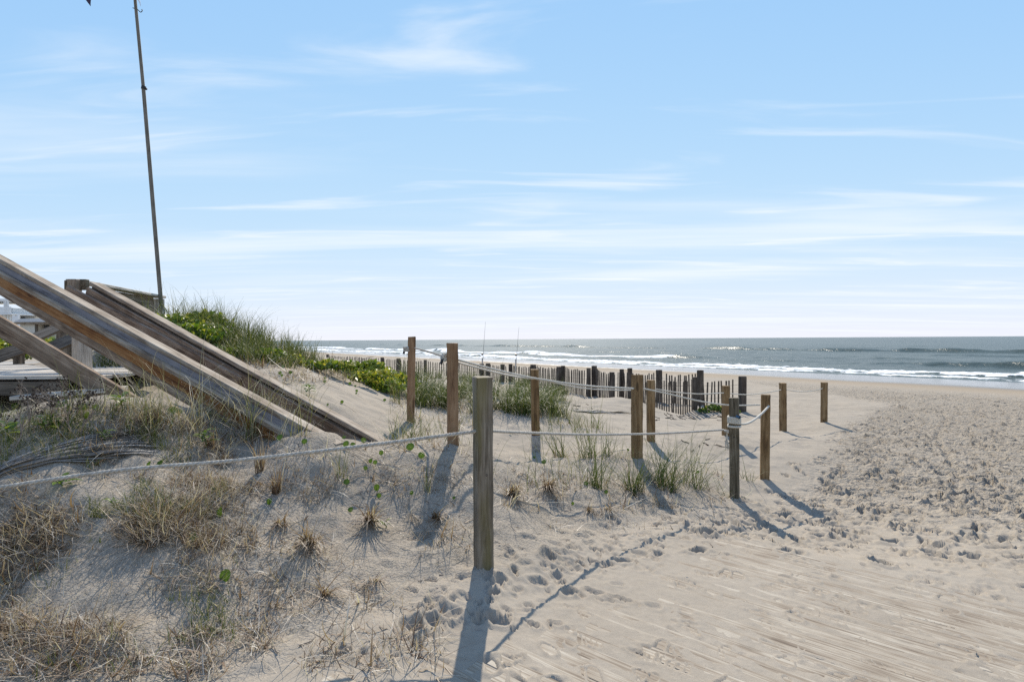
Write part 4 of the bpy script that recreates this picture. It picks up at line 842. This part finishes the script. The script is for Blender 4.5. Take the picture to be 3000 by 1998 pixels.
def shrub(name, c, label, lobes, n, size, seed, group=None, cat='shrub', tint=0.5, stems=14, squash=0.6):
    rg = np.random.default_rng(seed); root = empty(name, c, label, cat, group); cs = [np.array(l[:3]) for l in lobes]; rd = [l[3] for l in lobes]
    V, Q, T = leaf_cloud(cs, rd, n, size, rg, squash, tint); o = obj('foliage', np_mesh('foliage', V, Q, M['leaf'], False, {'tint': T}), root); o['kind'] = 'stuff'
    ps = []
    for k in range(stems):
        l = lobes[k % len(lobes)]; e = np.array(l[:3])+rg.normal(size=3)*l[3]*0.4; e[2] = abs(e[2]); b0 = np.array([l[0]*0.7, l[1]*0.7, -0.05]); t = np.linspace(0, 1, 6)[:, None]
        ps.append(tube(b0*(1-t)+e*t+np.hstack([0.04*np.sin(3*t+k), 0.04*np.cos(4*t+k), 0.05*np.sin(math.pi*t)]), 0.007, 5, taper=np.linspace(1, 0.4, 6)))
    V, Q = join(ps); obj('stems', np_mesh('stems', V, Q, M['twig'], True), root)['kind'] = 'stuff'
    return root
def sh(px, py, d, *a, **k):
    p = P(px, py, d); p[2] = gz(p[0], p[1]); return shrub('leafy_shrub', p, *a, **k)
sh(520, 960, 7.9, 'bright green leafy shrub between the flagpole and the dune grass', [(0, 0, 0.12, 0.36), (-0.4, 0.1, 0.12, 0.34), (0.4, 0.0, 0.02, 0.32), (0.1, 0.5, 0.2, 0.35), (-0.75, 0.2, 0.1, 0.34), (-0.1, -0.5, 0.0, 0.36), (0.5, -0.5, 0.0, 0.34), (-0.6, -0.4, 0, 0.34)], 760, 0.042, 1, tint=0.5)
sh(1120, 1100, 8.6, 'low bright green vine mat left of the leftmost pine post', [(0, 0, 0.06, 0.32), (-0.35, 0.1, 0.06, 0.3), (0.15, -0.3, 0.02, 0.24), (-0.1, 0.4, 0.08, 0.32), (0.25, 0.2, 0.04, 0.26), (-0.6, 0.2, 0.05, 0.24)], 760, 0.04, 2, tint=0.68, squash=0.75)
sh(1010, 1065, 9.0, 'yellow-green vine trailing along the dune crest', [(0, 0, 0.02, 0.24), (-0.35, 0.1, 0.02, 0.24), (-0.7, 0.1, 0.02, 0.22), (0.3, 0.05, 0.0, 0.24), (-1.05, 0.0, 0.02, 0.2)], 560, 0.036, 3, tint=0.75, squash=0.6)
sh(700, 1058, 7.3, 'leafy green cover at the front of the dune tuft above the far handrail', [(0, 0, 0.0, 0.22), (-0.35, 0.05, 0.02, 0.24), (0.35, 0.1, 0.0, 0.2), (-0.75, 0.05, 0.03, 0.26), (-1.1, 0.0, 0.02, 0.26)], 420, 0.036, 14, tint=0.42)
sh(900, 1062, 8.2, 'patchy green vine between the dune tuft and the vine mat', [(0, 0, 0.0, 0.2), (-0.3, 0.1, 0.0, 0.2), (0.3, 0.0, 0.0, 0.22), (0.62, -0.1, 0.0, 0.2), (0.95, -0.05, 0.0, 0.2)], 420, 0.036, 15, tint=0.6)
sh(800, 1068, 8.0, 'small yellow-green vine at the foot of the big grass tuft', [(0, 0, 0, 0.14), (0.3, 0.05, -0.02, 0.13), (-0.3, 0, 0, 0.12)], 110, 0.034, 4, tint=0.8)
sh(2090, 1197, 13.0, 'small green plant at the foot of the near slat fence', [(0, 0, 0.08, 0.2), (0.25, 0, 0.04, 0.2), (-0.22, 0, 0.02, 0.16), (0.5, 0.0, 0, 0.12)], 150, 0.035, 5, tint=0.3)
sh(1838, 1172, 14.6, 'dark green plant among the leaning fence posts', [(0, 0, 0.1, 0.2), (0.2, 0, 0.05, 0.2)], 90, 0.03, 6, tint=0.25)
sh(1262, 1112, 9.3, 'green leafy sprig right of the leftmost pine post', [(0, 0, 0.05, 0.12), (0.2, 0.02, 0.0, 0.12)], 110, 0.036, 7, tint=0.55)
for i, (x, y, z, lb) in enumerate(((-8.9, 11.5, 0.0, 'yellow-green shrub behind the dark stair rails'), (-7.2, 10.2, 0.0, 'green shrub seen below the near handrail beyond the deck'), (-10.5, 11.0, 0, 'sunlit shrub at the left edge behind the deck'))):
    b_ = (x, y, gz(x, y)); shrub('leafy_shrub', b_, lb, [(0, 0, 0.25, 0.5), (0.5, 0.1, 0.15, 0.45), (-0.5, 0, 0.2, 0.5), (0.1, 0.4, 0.4, 0.45)], 520, 0.05, 30+i, tint=0.6, squash=0.75)

# dry matted grass: nobody could count it
def mat_dry(name, label, regs, seed, hgt, green=0.0, width=0.0040):
    rg = np.random.default_rng(seed); bl = []
    for (x0, y0, x1, y1, n, thr) in regs:
        pts = np.stack([rg.uniform(x0, x1, n), rg.uniform(y0, y1, n)], 1); hp = hits(pts); k = sstep(thr-0.22, thr+0.3, fbm(hp[:, 0]*2.6, hp[:, 1]*2.6, seed+3, 4, 0.7)) > rg.random(len(hp)); hp = hp[k]; hp[:, 2] -= 0.004
        if not len(hp): continue
        h_ = len(hp); lay = rg.random(h_) < 0.55
        bl.append(blades(hp[::9], hgt*1.1, 0.6, 1.1, 0.35, 0.3, 0.8, width*2.3, 0.45, 0.3, rg, 4))
        bl.append(blades(hp[lay], hgt*1.7, 0.6, 1.25, 0.2, 0.4, 0.9, width, 0.66, 0.27, rg, 5)); bl.append(blades(hp[~lay], hgt*0.7, 0.5, 0.45, 0.4, 0.9, 0.9, width, 0.5, 0.27, rg, 4))
    V, Q, T = merge(bl); o = obj(name, np_mesh(name, V, Q, M['dry'], True, {'tint': T})); tag(o, label, 'dry grass', kind='stuff')
mat_dry('dry_grass', 'tangled dead brown grass matting the dune slope at lower left', [(-150, 1520, 640, 1900, 9000, -0.07), (-150, 1400, 620, 1620, 5200, 0.06), (380, 1330, 760, 1620, 4600, 0.04), (-100, 1240, 760, 1420, 5000, 0.03), (-150, 1195, 900, 1290, 3800, 0.0), (500, 1560, 1300, 1990, 3200, 0.10), (-150, 1840, 800, 1998, 2600, 0.06), (640, 1280, 1380, 1640, 4200, 0.10), (1440, 1340, 2100, 1560, 1500, 0.12)], 5, 0.085)
mat_dry('dry_grass', 'dry brown grass skirting the foot of the dune crest tuft', [(720, 1050, 1180, 1130, 2600, -0.05), (600, 1040, 800, 1090, 900, -0.2), (1150, 1180, 1400, 1330, 1200, 0.05), (1480, 1370, 2120, 1500, 1300, 0.06)], 6, 0.13, width=0.006)
def mat_green(label, regs, seed, hgt, tint=0.42):
    rg = np.random.default_rng(seed); bl = []
    for (x0, y0, x1, y1, n, thr) in regs:
        pts = np.stack([rg.uniform(x0, x1, n), rg.uniform(y0, y1, n)], 1); hp = hits(pts); hp = hp[fbm(hp[:, 0]*4.2, hp[:, 1]*4.2, seed+5, 3) > thr]
        if len(hp): bl.append(blades(hp, hgt, 0.5, 0.6, 0.4, 0.5, 0.6, 0.0035, tint, 0.18, rg, 4))
    V, Q, T = merge(bl); o = obj('short_grass', np_mesh('short_grass', V, Q, M['grass'], True, {'tint': T})); tag(o, label, 'short grass', kind='stuff')
mat_green('short green grass tufts among the dry mat on the left slope', [(-100, 1205, 460, 1400, 5200, -0.06), (340, 1300, 560, 1400, 900, -0.05), (260, 1390, 720, 1560, 3600, 0.0), (480, 1760, 700, 1880, 420, 0.0), (-100, 1480, 300, 1600, 500, 0.05), (0, 1650, 700, 1998, 420, 0.08), (380, 1195, 860, 1300, 900, 0.05)], 15, 0.065)

def loose(label, regs, seed):
    rg = np.random.default_rng(seed); bl = []
    for (x0, y0, x1, y1, n, h, tn) in regs:
        hp = hits(np.stack([rg.uniform(x0, x1, n), rg.uniform(y0, y1, n)], 1)); hp = hp[fbm(hp[:, 0]*2.5, hp[:, 1]*2.5, seed+1, 3) > 0.0]
        bl.append(blades(hp, h, 0.45, 0.45, 0.3, 0.9, 0.7, 0.0045, tn, 0.28, rg, 5))
    V, Q, T = merge(bl); tag(obj('loose_grass', np_mesh('loose_grass', V, Q, M['grass'], True, {'tint': T})), label, 'loose grass', kind='stuff')
loose('loose single grass blades between the clumps and posts', [(1540, 1330, 2140, 1450, 420, 0.30, 0.42), (1480, 1250, 1780, 1300, 160, 0.26, 0.42), (1140, 1200, 1420, 1310, 360, 0.26, 0.45), (420, 1200, 960, 1290, 520, 0.34, 0.68), (0, 1195, 420, 1260, 260, 0.25, 0.6)], 71)
# dried tufts standing out singly on the slope
def tuft(px, py, label, h, n, seed, down=True, rad=0.018, tint=0.55):
    c = hit(px, py); rg = np.random.default_rng(seed+500); root = empty('dried_grass_tuft', c, label, 'dry tuft', 'dried tufts on the open slope'); o0 = np.array(c)
    V, Q, T = blades(disc(c, rad, n, rg)-o0, h, 0.3, 0.9 if down else 0.25, 0.25, 1.1 if down else 0.2, 0.35, 0.0075, tint, 0.22, rg, 5, az=-1.2 if down else None, azv=0.55)
    o = obj('dead_blades', np_mesh('dead_blades', V, Q, M['dry'], True, {'tint': T}), root); o['kind'] = 'stuff'
    V, Q, T = blades(disc(c, rad*1.2, max(6, n//4), rg)-o0, h*0.4, 0.3, 0.35, 0.25, 0.2, 0.3, 0.008, 0.3, 0.15, rg, 3)
    o = obj('stubble', np_mesh('stubble', V, Q, M['dry'], True, {'tint': T}), root); o['kind'] = 'stuff'
for i, (px, py, lb, h, n, dn) in enumerate([
 (1085, 1525, 'biggest drooping dried tuft on the open slope, left of the weathered post', 0.17, 60, 1),
 (905, 1600, 'wide bleached dried tuft low on the slope with long stalks', 0.17, 52, 1),
 (1092, 1712, 'small dried tuft low on the slope, straw pointing down', 0.09, 22, 1),
 (1500, 1450, 'dried brown tuft just right of the weathered post', 0.16, 52, 1),
 (1605, 1430, 'dried brown tuft between the weathered post and the green clumps', 0.17, 56, 1),
 (825, 1540, 'small dried tuft on the slope above the bleached one', 0.10, 22, 1),
 (950, 1745, 'flattened straw tuft near the bottom of the slope', 0.13, 24, 1),
 (1275, 1520, 'dried tuft with curled leaves left of the weathered post', 0.11, 26, 1),
 (810, 1440, 'upright dried stubble on the slope below the thick rope', 0.12, 22, 0),
 (760, 1380, 'tall dry stubble stalks standing behind the thick rope', 0.13, 24, 0),
 (425, 1258, 'cut-off stubble stump on the dune top, left of a similar one', 0.06, 60, 0),
 (458, 1252, 'cut-off stubble stump on the dune top, right of a similar one', 0.065, 60, 0),
 (620, 1320, 'cut-off stubble stump behind the thick rope beside a bent white stem', 0.07, 50, 0),
 (1725, 1500, 'flattened dried tuft below the front green clump', 0.10, 24, 1),
 (1780, 1495, 'dark dried tuft under the green clumps', 0.09, 22, 1),
 (800, 1785, 'little straw stub at the lower middle of the slope', 0.07, 14, 1)]):
    tuft(px, py, lb, h*1.35, int(n*1.7), i, bool(dn), rad=0.024, tint=0.42)

ORD = ['leftmost', 'second from left', 'third from left', 'fourth from left', 'fifth from left', 'sixth from left', 'seventh from left', 'eighth from left', 'ninth from left', 'tenth from left', 'eleventh from left', 'twelfth from left', 'second from right', 'rightmost']
# pennywort: round leaves on thin stalks
a = np.linspace(0, 2*math.pi, 25)[:-1]
pv = [[0.12*0, 0.0, 0.0]]+[[math.cos(t)*(0.5+0.02*math.cos(9*t)), math.sin(t)*(0.5+0.02*math.cos(9*t)), 0.06*math.cos(2*t)+0.015*math.cos(9*t)] for t in a]
penny_me = np_mesh('leaf', pv, np.array([[0, 1+i, 1+(i+1) % 24] for i in range(24)]), M['leaf'], True, {'tint': [0.62]+[0.3+0.18*(i % 3 == 0) for i in range(24)]})
V, Q = tube(np.array([[0.02*math.sin(3*t), 0, t] for t in np.linspace(0, 1, 6)]), 0.03, 5); stalk_me = np_mesh('stalk', V, Q, M['leaf'], True, {'tint': np.full(len(V), 0.6)})
def penny(px, py, size, label, seed, lift=0.5, group='round pennywort leaves'):
    g = random.Random(seed); c = hit(px, py+size*0.75); d = c[1]; s = size*d/F; root = empty('pennywort', c, label, 'pennywort', group)
    hgt = max(0.02, s*g.uniform(0.55, 0.9))
    l = obj('leaf', penny_me, root, (0, 0, hgt)); l.scale = (s, s, s); l.rotation_euler = (R(g.uniform(40, 75)), R(g.uniform(-25, 25)), R(g.uniform(-35, 35)))
    k = obj('stalk', stalk_me, root, (0, 0.004, -0.01)); k.scale = (s*0.9, s*0.9, hgt+0.01)
    an = g.uniform(0, 6.28); t_ = np.linspace(0, 1, 10); ll = g.uniform(4, 8)*s; x_ = c[0]+ll*t_*math.cos(an)+0.12*ll*np.sin(4*t_+seed); y_ = c[1]+ll*t_*math.sin(an)+0.1*ll*np.sin(3*t_)
    V_, Q_ = tube(np.stack([x_, y_, fastz(x_, y_)+0.002-0.006*t_**3], 1)-c, max(0.0016, s*0.035), 5); obj('runner', np_mesh('runner', V_, Q_, M['twig'], True), root)
penny(660, 1683, 36, 'single large round green leaf low on the bare slope', 1)
penny(644, 1505, 30, 'large round leaf at the edge of the dark grass tangle', 2)
slope = [(820, 1290, 20), (892, 1306, 16), (1014, 1302, 20), (1034, 1302, 15), (1065, 1288, 16), (1008, 1284, 12), (1202, 1308, 24), (1117, 1332, 14), (1086, 1353, 14), (1099, 1354, 13), (1071, 1374, 13), (1235, 1337, 20), (1015, 1419, 18), (1104, 1435, 20), (1110, 1452, 14), (789, 1474, 19), (1027, 1494, 16), (1206, 1453, 12), (1330, 1470, 10)]
slab = ['round leaf on the sand left of the others, above the thick rope near the grass', 'small upright leaf behind the rope left of the handrail foot', 'larger of two leaves touching just above the rope at the far handrail foot', 'smaller right one of two touching leaves at the far handrail foot', 'pale heart-shaped leaf just above the rope right of the handrail foot', 'small yellow leaf above the pair at the handrail foot', 'wide dark leaf near the foot of the knotted pine post', 'small leaf just below the rope left of the knotted post', 'left leaf of a side-by-side pair below the rope', 'right leaf of a side-by-side pair below the rope', 'lone small leaf under the side-by-side pair', 'folded leaf beside the shadow of the knotted pine post', 'round leaf at the foot of the reddish-based grass tuft', 'upper larger leaf of a stacked pair in the middle of the slope', 'lower smaller leaf of a stacked pair in the middle of the slope', 'upright leaf by the dry stubble on the left of the slope', 'toothed leaf casting a round shadow above the biggest dried tuft', 'tiny leaf just below the shadow of the knotted pine post', 'tiny yellow leaf close to the left side of the weathered post']
for i, (x, y, s_) in enumerate(slope): penny(x, y, s_, slab[i], 10+i, group='pennywort left of the weathered post')
for i, (x, y, s_) in enumerate(sorted([(1594, 1357, 16), (1495, 1270, 9), (1717, 1420, 13), (1776, 1440, 12), (1565, 1340, 8), (1840, 1320, 8), (2045, 1385, 9), (1678, 1480, 9)], )): penny(x, y, s_, (ORD[:7]+ORD[-1:])[i]+' of the small round leaves right of the weathered post', 40+i, group='pennywort right of the weathered post')
for i, (x, y, s_) in enumerate(sorted([(820, 1096, 11), (826, 1101, 9), (851, 1094, 12), (951, 1119, 9), (953, 1108, 8), (1002, 1178, 10), (1041, 1133, 7), (1045, 1147, 8), (1044, 1155, 7), (1025, 1125, 9), (1127, 1172, 9), (960, 1187, 7), (1085, 1128, 8), (830, 1075, 9)])): penny(x, y, s_, ORD[i]+' of the tiny round leaves on the far sand slope', 60+i, group='pennywort on the far sand slope')
for i, (x, y, s_) in enumerate(sorted([(36, 1255, 26), (165, 1250, 24), (185, 1185, 26), (168, 1192, 22), (255, 1232, 20), (242, 1196, 24), (280, 1193, 18), (436, 1365, 20), (470, 1364, 26), (505, 1208, 26), (526, 1206, 18), (565, 1575, 18), (568, 1588, 18), (40, 1190, 22)])): penny(x, y, s_, ORD[i]+' of the broad rounded leaves on the weedy dune top', 90+i, group='rounded leaves on the dune top')

# lance-leaved seedlings
def seedling(px, py, label, h, n, seed, size=0.05):
    c = hit(px, py); rg = np.random.default_rng(seed); root = empty('leafy_seedling', c, label, 'seedling', 'lance-leaved seedlings'); 
    V, Q = tube(np.array([[0.01*math.sin(4*t), 0.0, h*t-0.01] for t in np.linspace(0, 1, 6)]), 0.003, 5); obj('stem', np_mesh('stem', V, Q, M['leaf'], True, {'tint': np.full(len(V), 0.5)}), root)
    for i in range(n):
        a = i*2.4+rg.uniform(-.3, .3); z = h*(0.35+0.65*i/n); L_ = size*rg.uniform(0.7, 1.2); t = np.linspace(0, 1, 7); th = rg.uniform(0.7, 1.1)+0.9*t; rr = np.cumsum(np.sin(th))*L_/7; zz = z+np.cumsum(np.cos(th))*L_/7
        w = L_*0.16*np.sin(math.pi*np.clip(t, 0.04, 0.98))**0.8; ca, sa = math.cos(a), math.sin(a)
        Vl = np.stack([np.stack([rr*ca-w*sa, rr*sa+w*ca, zz+w*0.3], 1), np.stack([rr*ca, rr*sa, zz], 1), np.stack([rr*ca+w*sa, rr*sa-w*ca, zz+w*0.3], 1)], 1).reshape(-1, 3)
        i_ = np.arange(6)[:, None]*3; Ql = np.concatenate([np.stack([i_+0, i_+1, i_+4, i_+3], -1).reshape(-1, 4), np.stack([i_+1, i_+2, i_+5, i_+4], -1).reshape(-1, 4)])
        obj('leaf', np_mesh('leaf', Vl, Ql, M['leaf'], True, {'tint': np.full(len(Vl), float(np.clip(rg.normal(0.45, 0.15), 0, 1)))}), root)
for i, (px, py, lb, h, n, sz) in enumerate([
 (905, 1160, 'dark green leafy seedling right of the far handrail', 0.10, 16, 0.11), (600, 1330, 'leafy seedling on a bent white stem behind the thick rope', 0.12, 12, 0.09),
 (355, 1220, 'leafy seedling with glossy leaves at the end of the lowest rail', 0.10, 13, 0.10), (303, 1298, 'small grey-green seedling on the dune top', 0.07, 9, 0.06),
 (128, 1280, 'pale seedling among dead stalks on the dune top', 0.09, 10, 0.08), (180, 1440, 'seedling poking out under the thick rope', 0.05, 8, 0.09),
 (1128, 1545, 'tiny seedling beside the biggest drooping dried tuft', 0.03, 5, 0.05), (150, 1268, 'seedling with upright leaves left of the dune top weeds', 0.10, 9, 0.07), (20, 1300, 'leafy seedling at the left edge of the dune top', 0.10, 12, 0.09), (330, 1500, 'grassy seedling in the middle of the left slope', 0.05, 8, 0.05)]):
    seedling(px, py, lb, h, n, 700+i, sz)

# dried branching weeds with round seed heads
def weed(px, py, label, h, seed, spread=0.5):
    c = hit(px, py); rg = np.random.default_rng(seed); root = empty('dried_weed', c, label, 'dried weed', 'dried branching weeds'); ps = []; tips = []
    def br(p, d, l, r, lv):
        t = np.linspace(0, 1, 6)[:, None]; bend = rg.normal(size=3)*0.12*l; e = p+d*l; q = p*(1-t)+e*t+bend*np.sin(math.pi*t); ps.append(tube(q, r, 5, taper=np.linspace(1, 0.6, 6)))
        if lv == 0 or l < 0.03: tips.append(e); return
        for k in range(int(rg.integers(2, 4))):
            nd = d+rg.normal(size=3)*spread; nd[2] = abs(nd[2])*0.8+0.15; nd /= np.linalg.norm(nd); f = rg.uniform(0.55, 1.0); br(q[int(5*f)], nd, l*rg.uniform(0.5, 0.75), r*0.62, lv-1)
    for k in range(2): 
        d = np.array([rg.normal(0, .28), rg.normal(0, .2), 1.0]); d /= np.linalg.norm(d); br(np.array([rg.normal(0, .02), rg.normal(0, .02), -0.02]), d, h*0.42, 0.0042, 4)
    V, Q = join(ps); obj('branches', np_mesh('branches', V, Q, M['twig'], True), root)['kind'] = 'stuff'
    sp = []
    for e in tips[:80]:
        u = np.linspace(0, 1, 5); sp.append(tube(e+np.stack([0*u, 0*u, (u-0.5)*0.010], 1), 0.0055, 6, taper=np.sin(math.pi*np.clip(u, 0.12, 0.88))))
    V, Q = join(sp); obj('seed_heads', np_mesh('seed_heads', V, Q, M['seed'], True), root)['kind'] = 'stuff'
for i, (px, py, lb, h) in enumerate([(60, 1290, 'dried branching weed with dark seed heads at the left edge', 0.50), (150, 1262, 'dried branching weed with many seed heads before the deck', 0.42), (232, 1300, 'tall dark bare weed stalk crossing the lowest rail', 0.55), (15, 1330, 'leaning dried weed with thick bare branches at the far left', 0.48), (195, 1230, 'low dried weed with seed heads under the lowest rail', 0.30), (100, 1225, 'dried weed spreading in front of the dark gap under the deck', 0.36)]):
    weed(px, py, lb, h, 800+i)

# dead palm frond lying on the slope, and another by the fence
def frond(pts, label, n, w, seed, spread, name='dead_palm_frond'):
    rg = np.random.default_rng(seed); a = hit(*pts[0]); b = hit(*pts[1]); root = empty(name, a, label, 'dead frond', 'dead palm fronds'); Vs, Qs, Ts, o = [], [], [], 0
    dv = (b-a); side = np.array([-dv[1], dv[0], 0]); side /= np.linalg.norm(side)
    for k in range(n):
        s0 = rg.uniform(0, 0.35); s1 = rg.uniform(0.6, 1.0); off = rg.normal(0, spread); t = np.linspace(0, 1, 12); u = s0+(s1-s0)*t
        x = a[0]+dv[0]*u+side[0]*off*(0.4+0.6*t); y = a[1]+dv[1]*u+side[1]*off*(0.4+0.6*t); z = fastz(x, y)+0.012+0.014*rg.random()*np.sin(math.pi*t)+0.004*np.sin(7*t+k)
        p = np.stack([x, y, z], 1)-a; ww = w*rg.uniform(0.6, 1.3)*np.sin(math.pi*np.clip(t, 0.06, 0.97))**0.5; wd = side*0.75+np.array([0, 0, rg.uniform(-.7, .7)])
        V = np.stack([p-wd*ww[:, None]/2, p+np.array([0, 0, 1])*ww[:, None]*0.25, p+wd*ww[:, None]/2], 1).reshape(-1, 3); i_ = np.arange(11)[:, None]*3
        Qs.append(np.concatenate([np.stack([i_, i_+1, i_+4, i_+3], -1).reshape(-1, 4), np.stack([i_+1, i_+2, i_+5, i_+4], -1).reshape(-1, 4)])+o); Vs.append(V); Ts.append(np.full(len(V), float(np.clip(rg.normal(0.5, .25), 0, 1)))); o += len(V)
    o_ = obj('dead_strips', np_mesh('dead_strips', np.concatenate(Vs), np.concatenate(Qs), M['frond'], True, {'tint': np.concatenate(Ts)}), root); o_['kind'] = 'stuff'
frond([(-60, 1425), (470, 1318)], 'long dead grey palm frond lying along the slope behind the thick rope', 95, 0.021, 1, 0.07)
frond([(1665, 1202), (1790, 1210)], 'dark dead palm frond lying on sand before the slat fence', 34, 0.03, 2, 0.10)
frond([(1760, 1209), (1862, 1213)], 'pale stripped stalk trailing right from the dark palm frond', 8, 0.025, 3, 0.03)

# twigs and scraps of wrack scattered on the sand: too small and many to tell apart
def litter(name, label, regs, seed, r0, r1, l0, l1, mat):
    rg = np.random.default_rng(seed); ps = []
    for (x0, y0, x1, y1, n) in regs:
        for c in hits(np.stack([rg.uniform(x0, x1, n), rg.uniform(y0, y1, n)], 1)):
            l = rg.uniform(l0, l1); an = rg.uniform(0, 3.14); r = rg.uniform(r0, r1); t = np.linspace(0, 1, 6); x = c[0]+l*(t-.5)*math.cos(an)+0.08*l*np.sin(5*t+c[0]*9); y = c[1]+l*(t-.5)*math.sin(an)
            z = fastz(x, y)+r*0.5+rg.uniform(0, 0.35)*l*np.maximum(0, t-0.6); ps.append(tube(np.stack([x, y, z], 1), r, 5, taper=np.linspace(1, 0.5, 6)))
    V, Q = join(ps); tag(obj(name, np_mesh(name, V, Q, mat, True)), label, 'litter', kind='stuff')
litter('twig_litter', 'thin dead twigs and straw scattered over the bare slope', [(560, 1320, 1390, 1920, 190), (1450, 1370, 2120, 1680, 80), (-50, 1400, 600, 1998, 80)], 41, 0.0012, 0.003, 0.02, 0.10, M['twig'])
litter('wrack_litter', 'dark scraps of dried wrack on the sand before the slat fence', [(1900, 1216, 2120, 1236, 30), (1640, 1182, 1760, 1200, 10), (2000, 1290, 2140, 1330, 8)], 43, 0.005, 0.010, 0.06, 0.22, M['seed'])

# two surf rods standing on the beach
def rod(px, top, base, d, label):
    b = P(px, base, d); b[2] = gz(b[0], b[1]); t = P(px+7, top, d); root = empty('fishing_rod', b, label, 'fishing rod', 'surf fishing rods'); u = np.linspace(0, 1, 14)[:, None]
    V, Q = tube((b*(1-u)+t*u)-b+np.hstack([0.05*u**2, 0*u, 0*u]), 0.014, 6, taper=np.linspace(1, 0.3, 14)); obj('blank', np_mesh('blank', V, Q, M['rod'], True), root)
    V, Q = tube(np.array([[0, 0, -0.3+0.2*k] for k in range(6)]), 0.035, 8); obj('sand_spike', np_mesh('sand_spike', V, Q, M['galv'], True), root)
    V, Q = tube(np.array([[-0.05+0.04*k, -0.06, 0.95] for k in range(4)]), 0.06, 10); obj('reel', np_mesh('reel', V, Q, M['rod'], True), root)
rod(1413, 943, 1066, 34, 'left of two thin fishing rods standing against the sea')
rod(1511, 958, 1068, 34, 'right of two thin fishing rods standing against the sea')

# dark nail and bolt heads on the handrails
def nail(root, p, nrm, r=0.008):
    p = np.asarray(p); n = np.asarray(nrm, float); n /= np.linalg.norm(n); a_ = np.cross(n, [0.3, 0.1, 1]); a_ /= np.linalg.norm(a_); b_ = np.cross(n, a_); t = np.linspace(0, 2*math.pi, 10, endpoint=False)
    V = np.concatenate([[p+n*0.005], p+r*(np.cos(t)[:, None]*a_+np.sin(t)[:, None]*b_)+n*0.001])-np.array(root.location)
    obj('bolt_head', np_mesh('bolt_head', V, np.array([[0, 1+i, 1+(i+1) % 10] for i in range(10)]), M['wire'], True), root)
for root in [o for o in list(SC.objects) if o.name.startswith('stair_handrail')]:
    for ch in [c for c in root.children if c.name.split('.')[0] in ('side_board', 'lower_rail', 'cap_rail')]:
        d_ = ch.dimensions; mw = Matrix.Translation(root.location) @ ch.matrix_local
        for k in range(-4, 5):
            q_ = mw @ Vector((k*0.105*d_.x+0.04*math.sin(k*7), 0.22*d_.y*(1 if k % 2 else -1), d_.z/2)); nail(root, q_, (mw.to_3x3() @ Vector((0, 0, 1))), 0.0065)
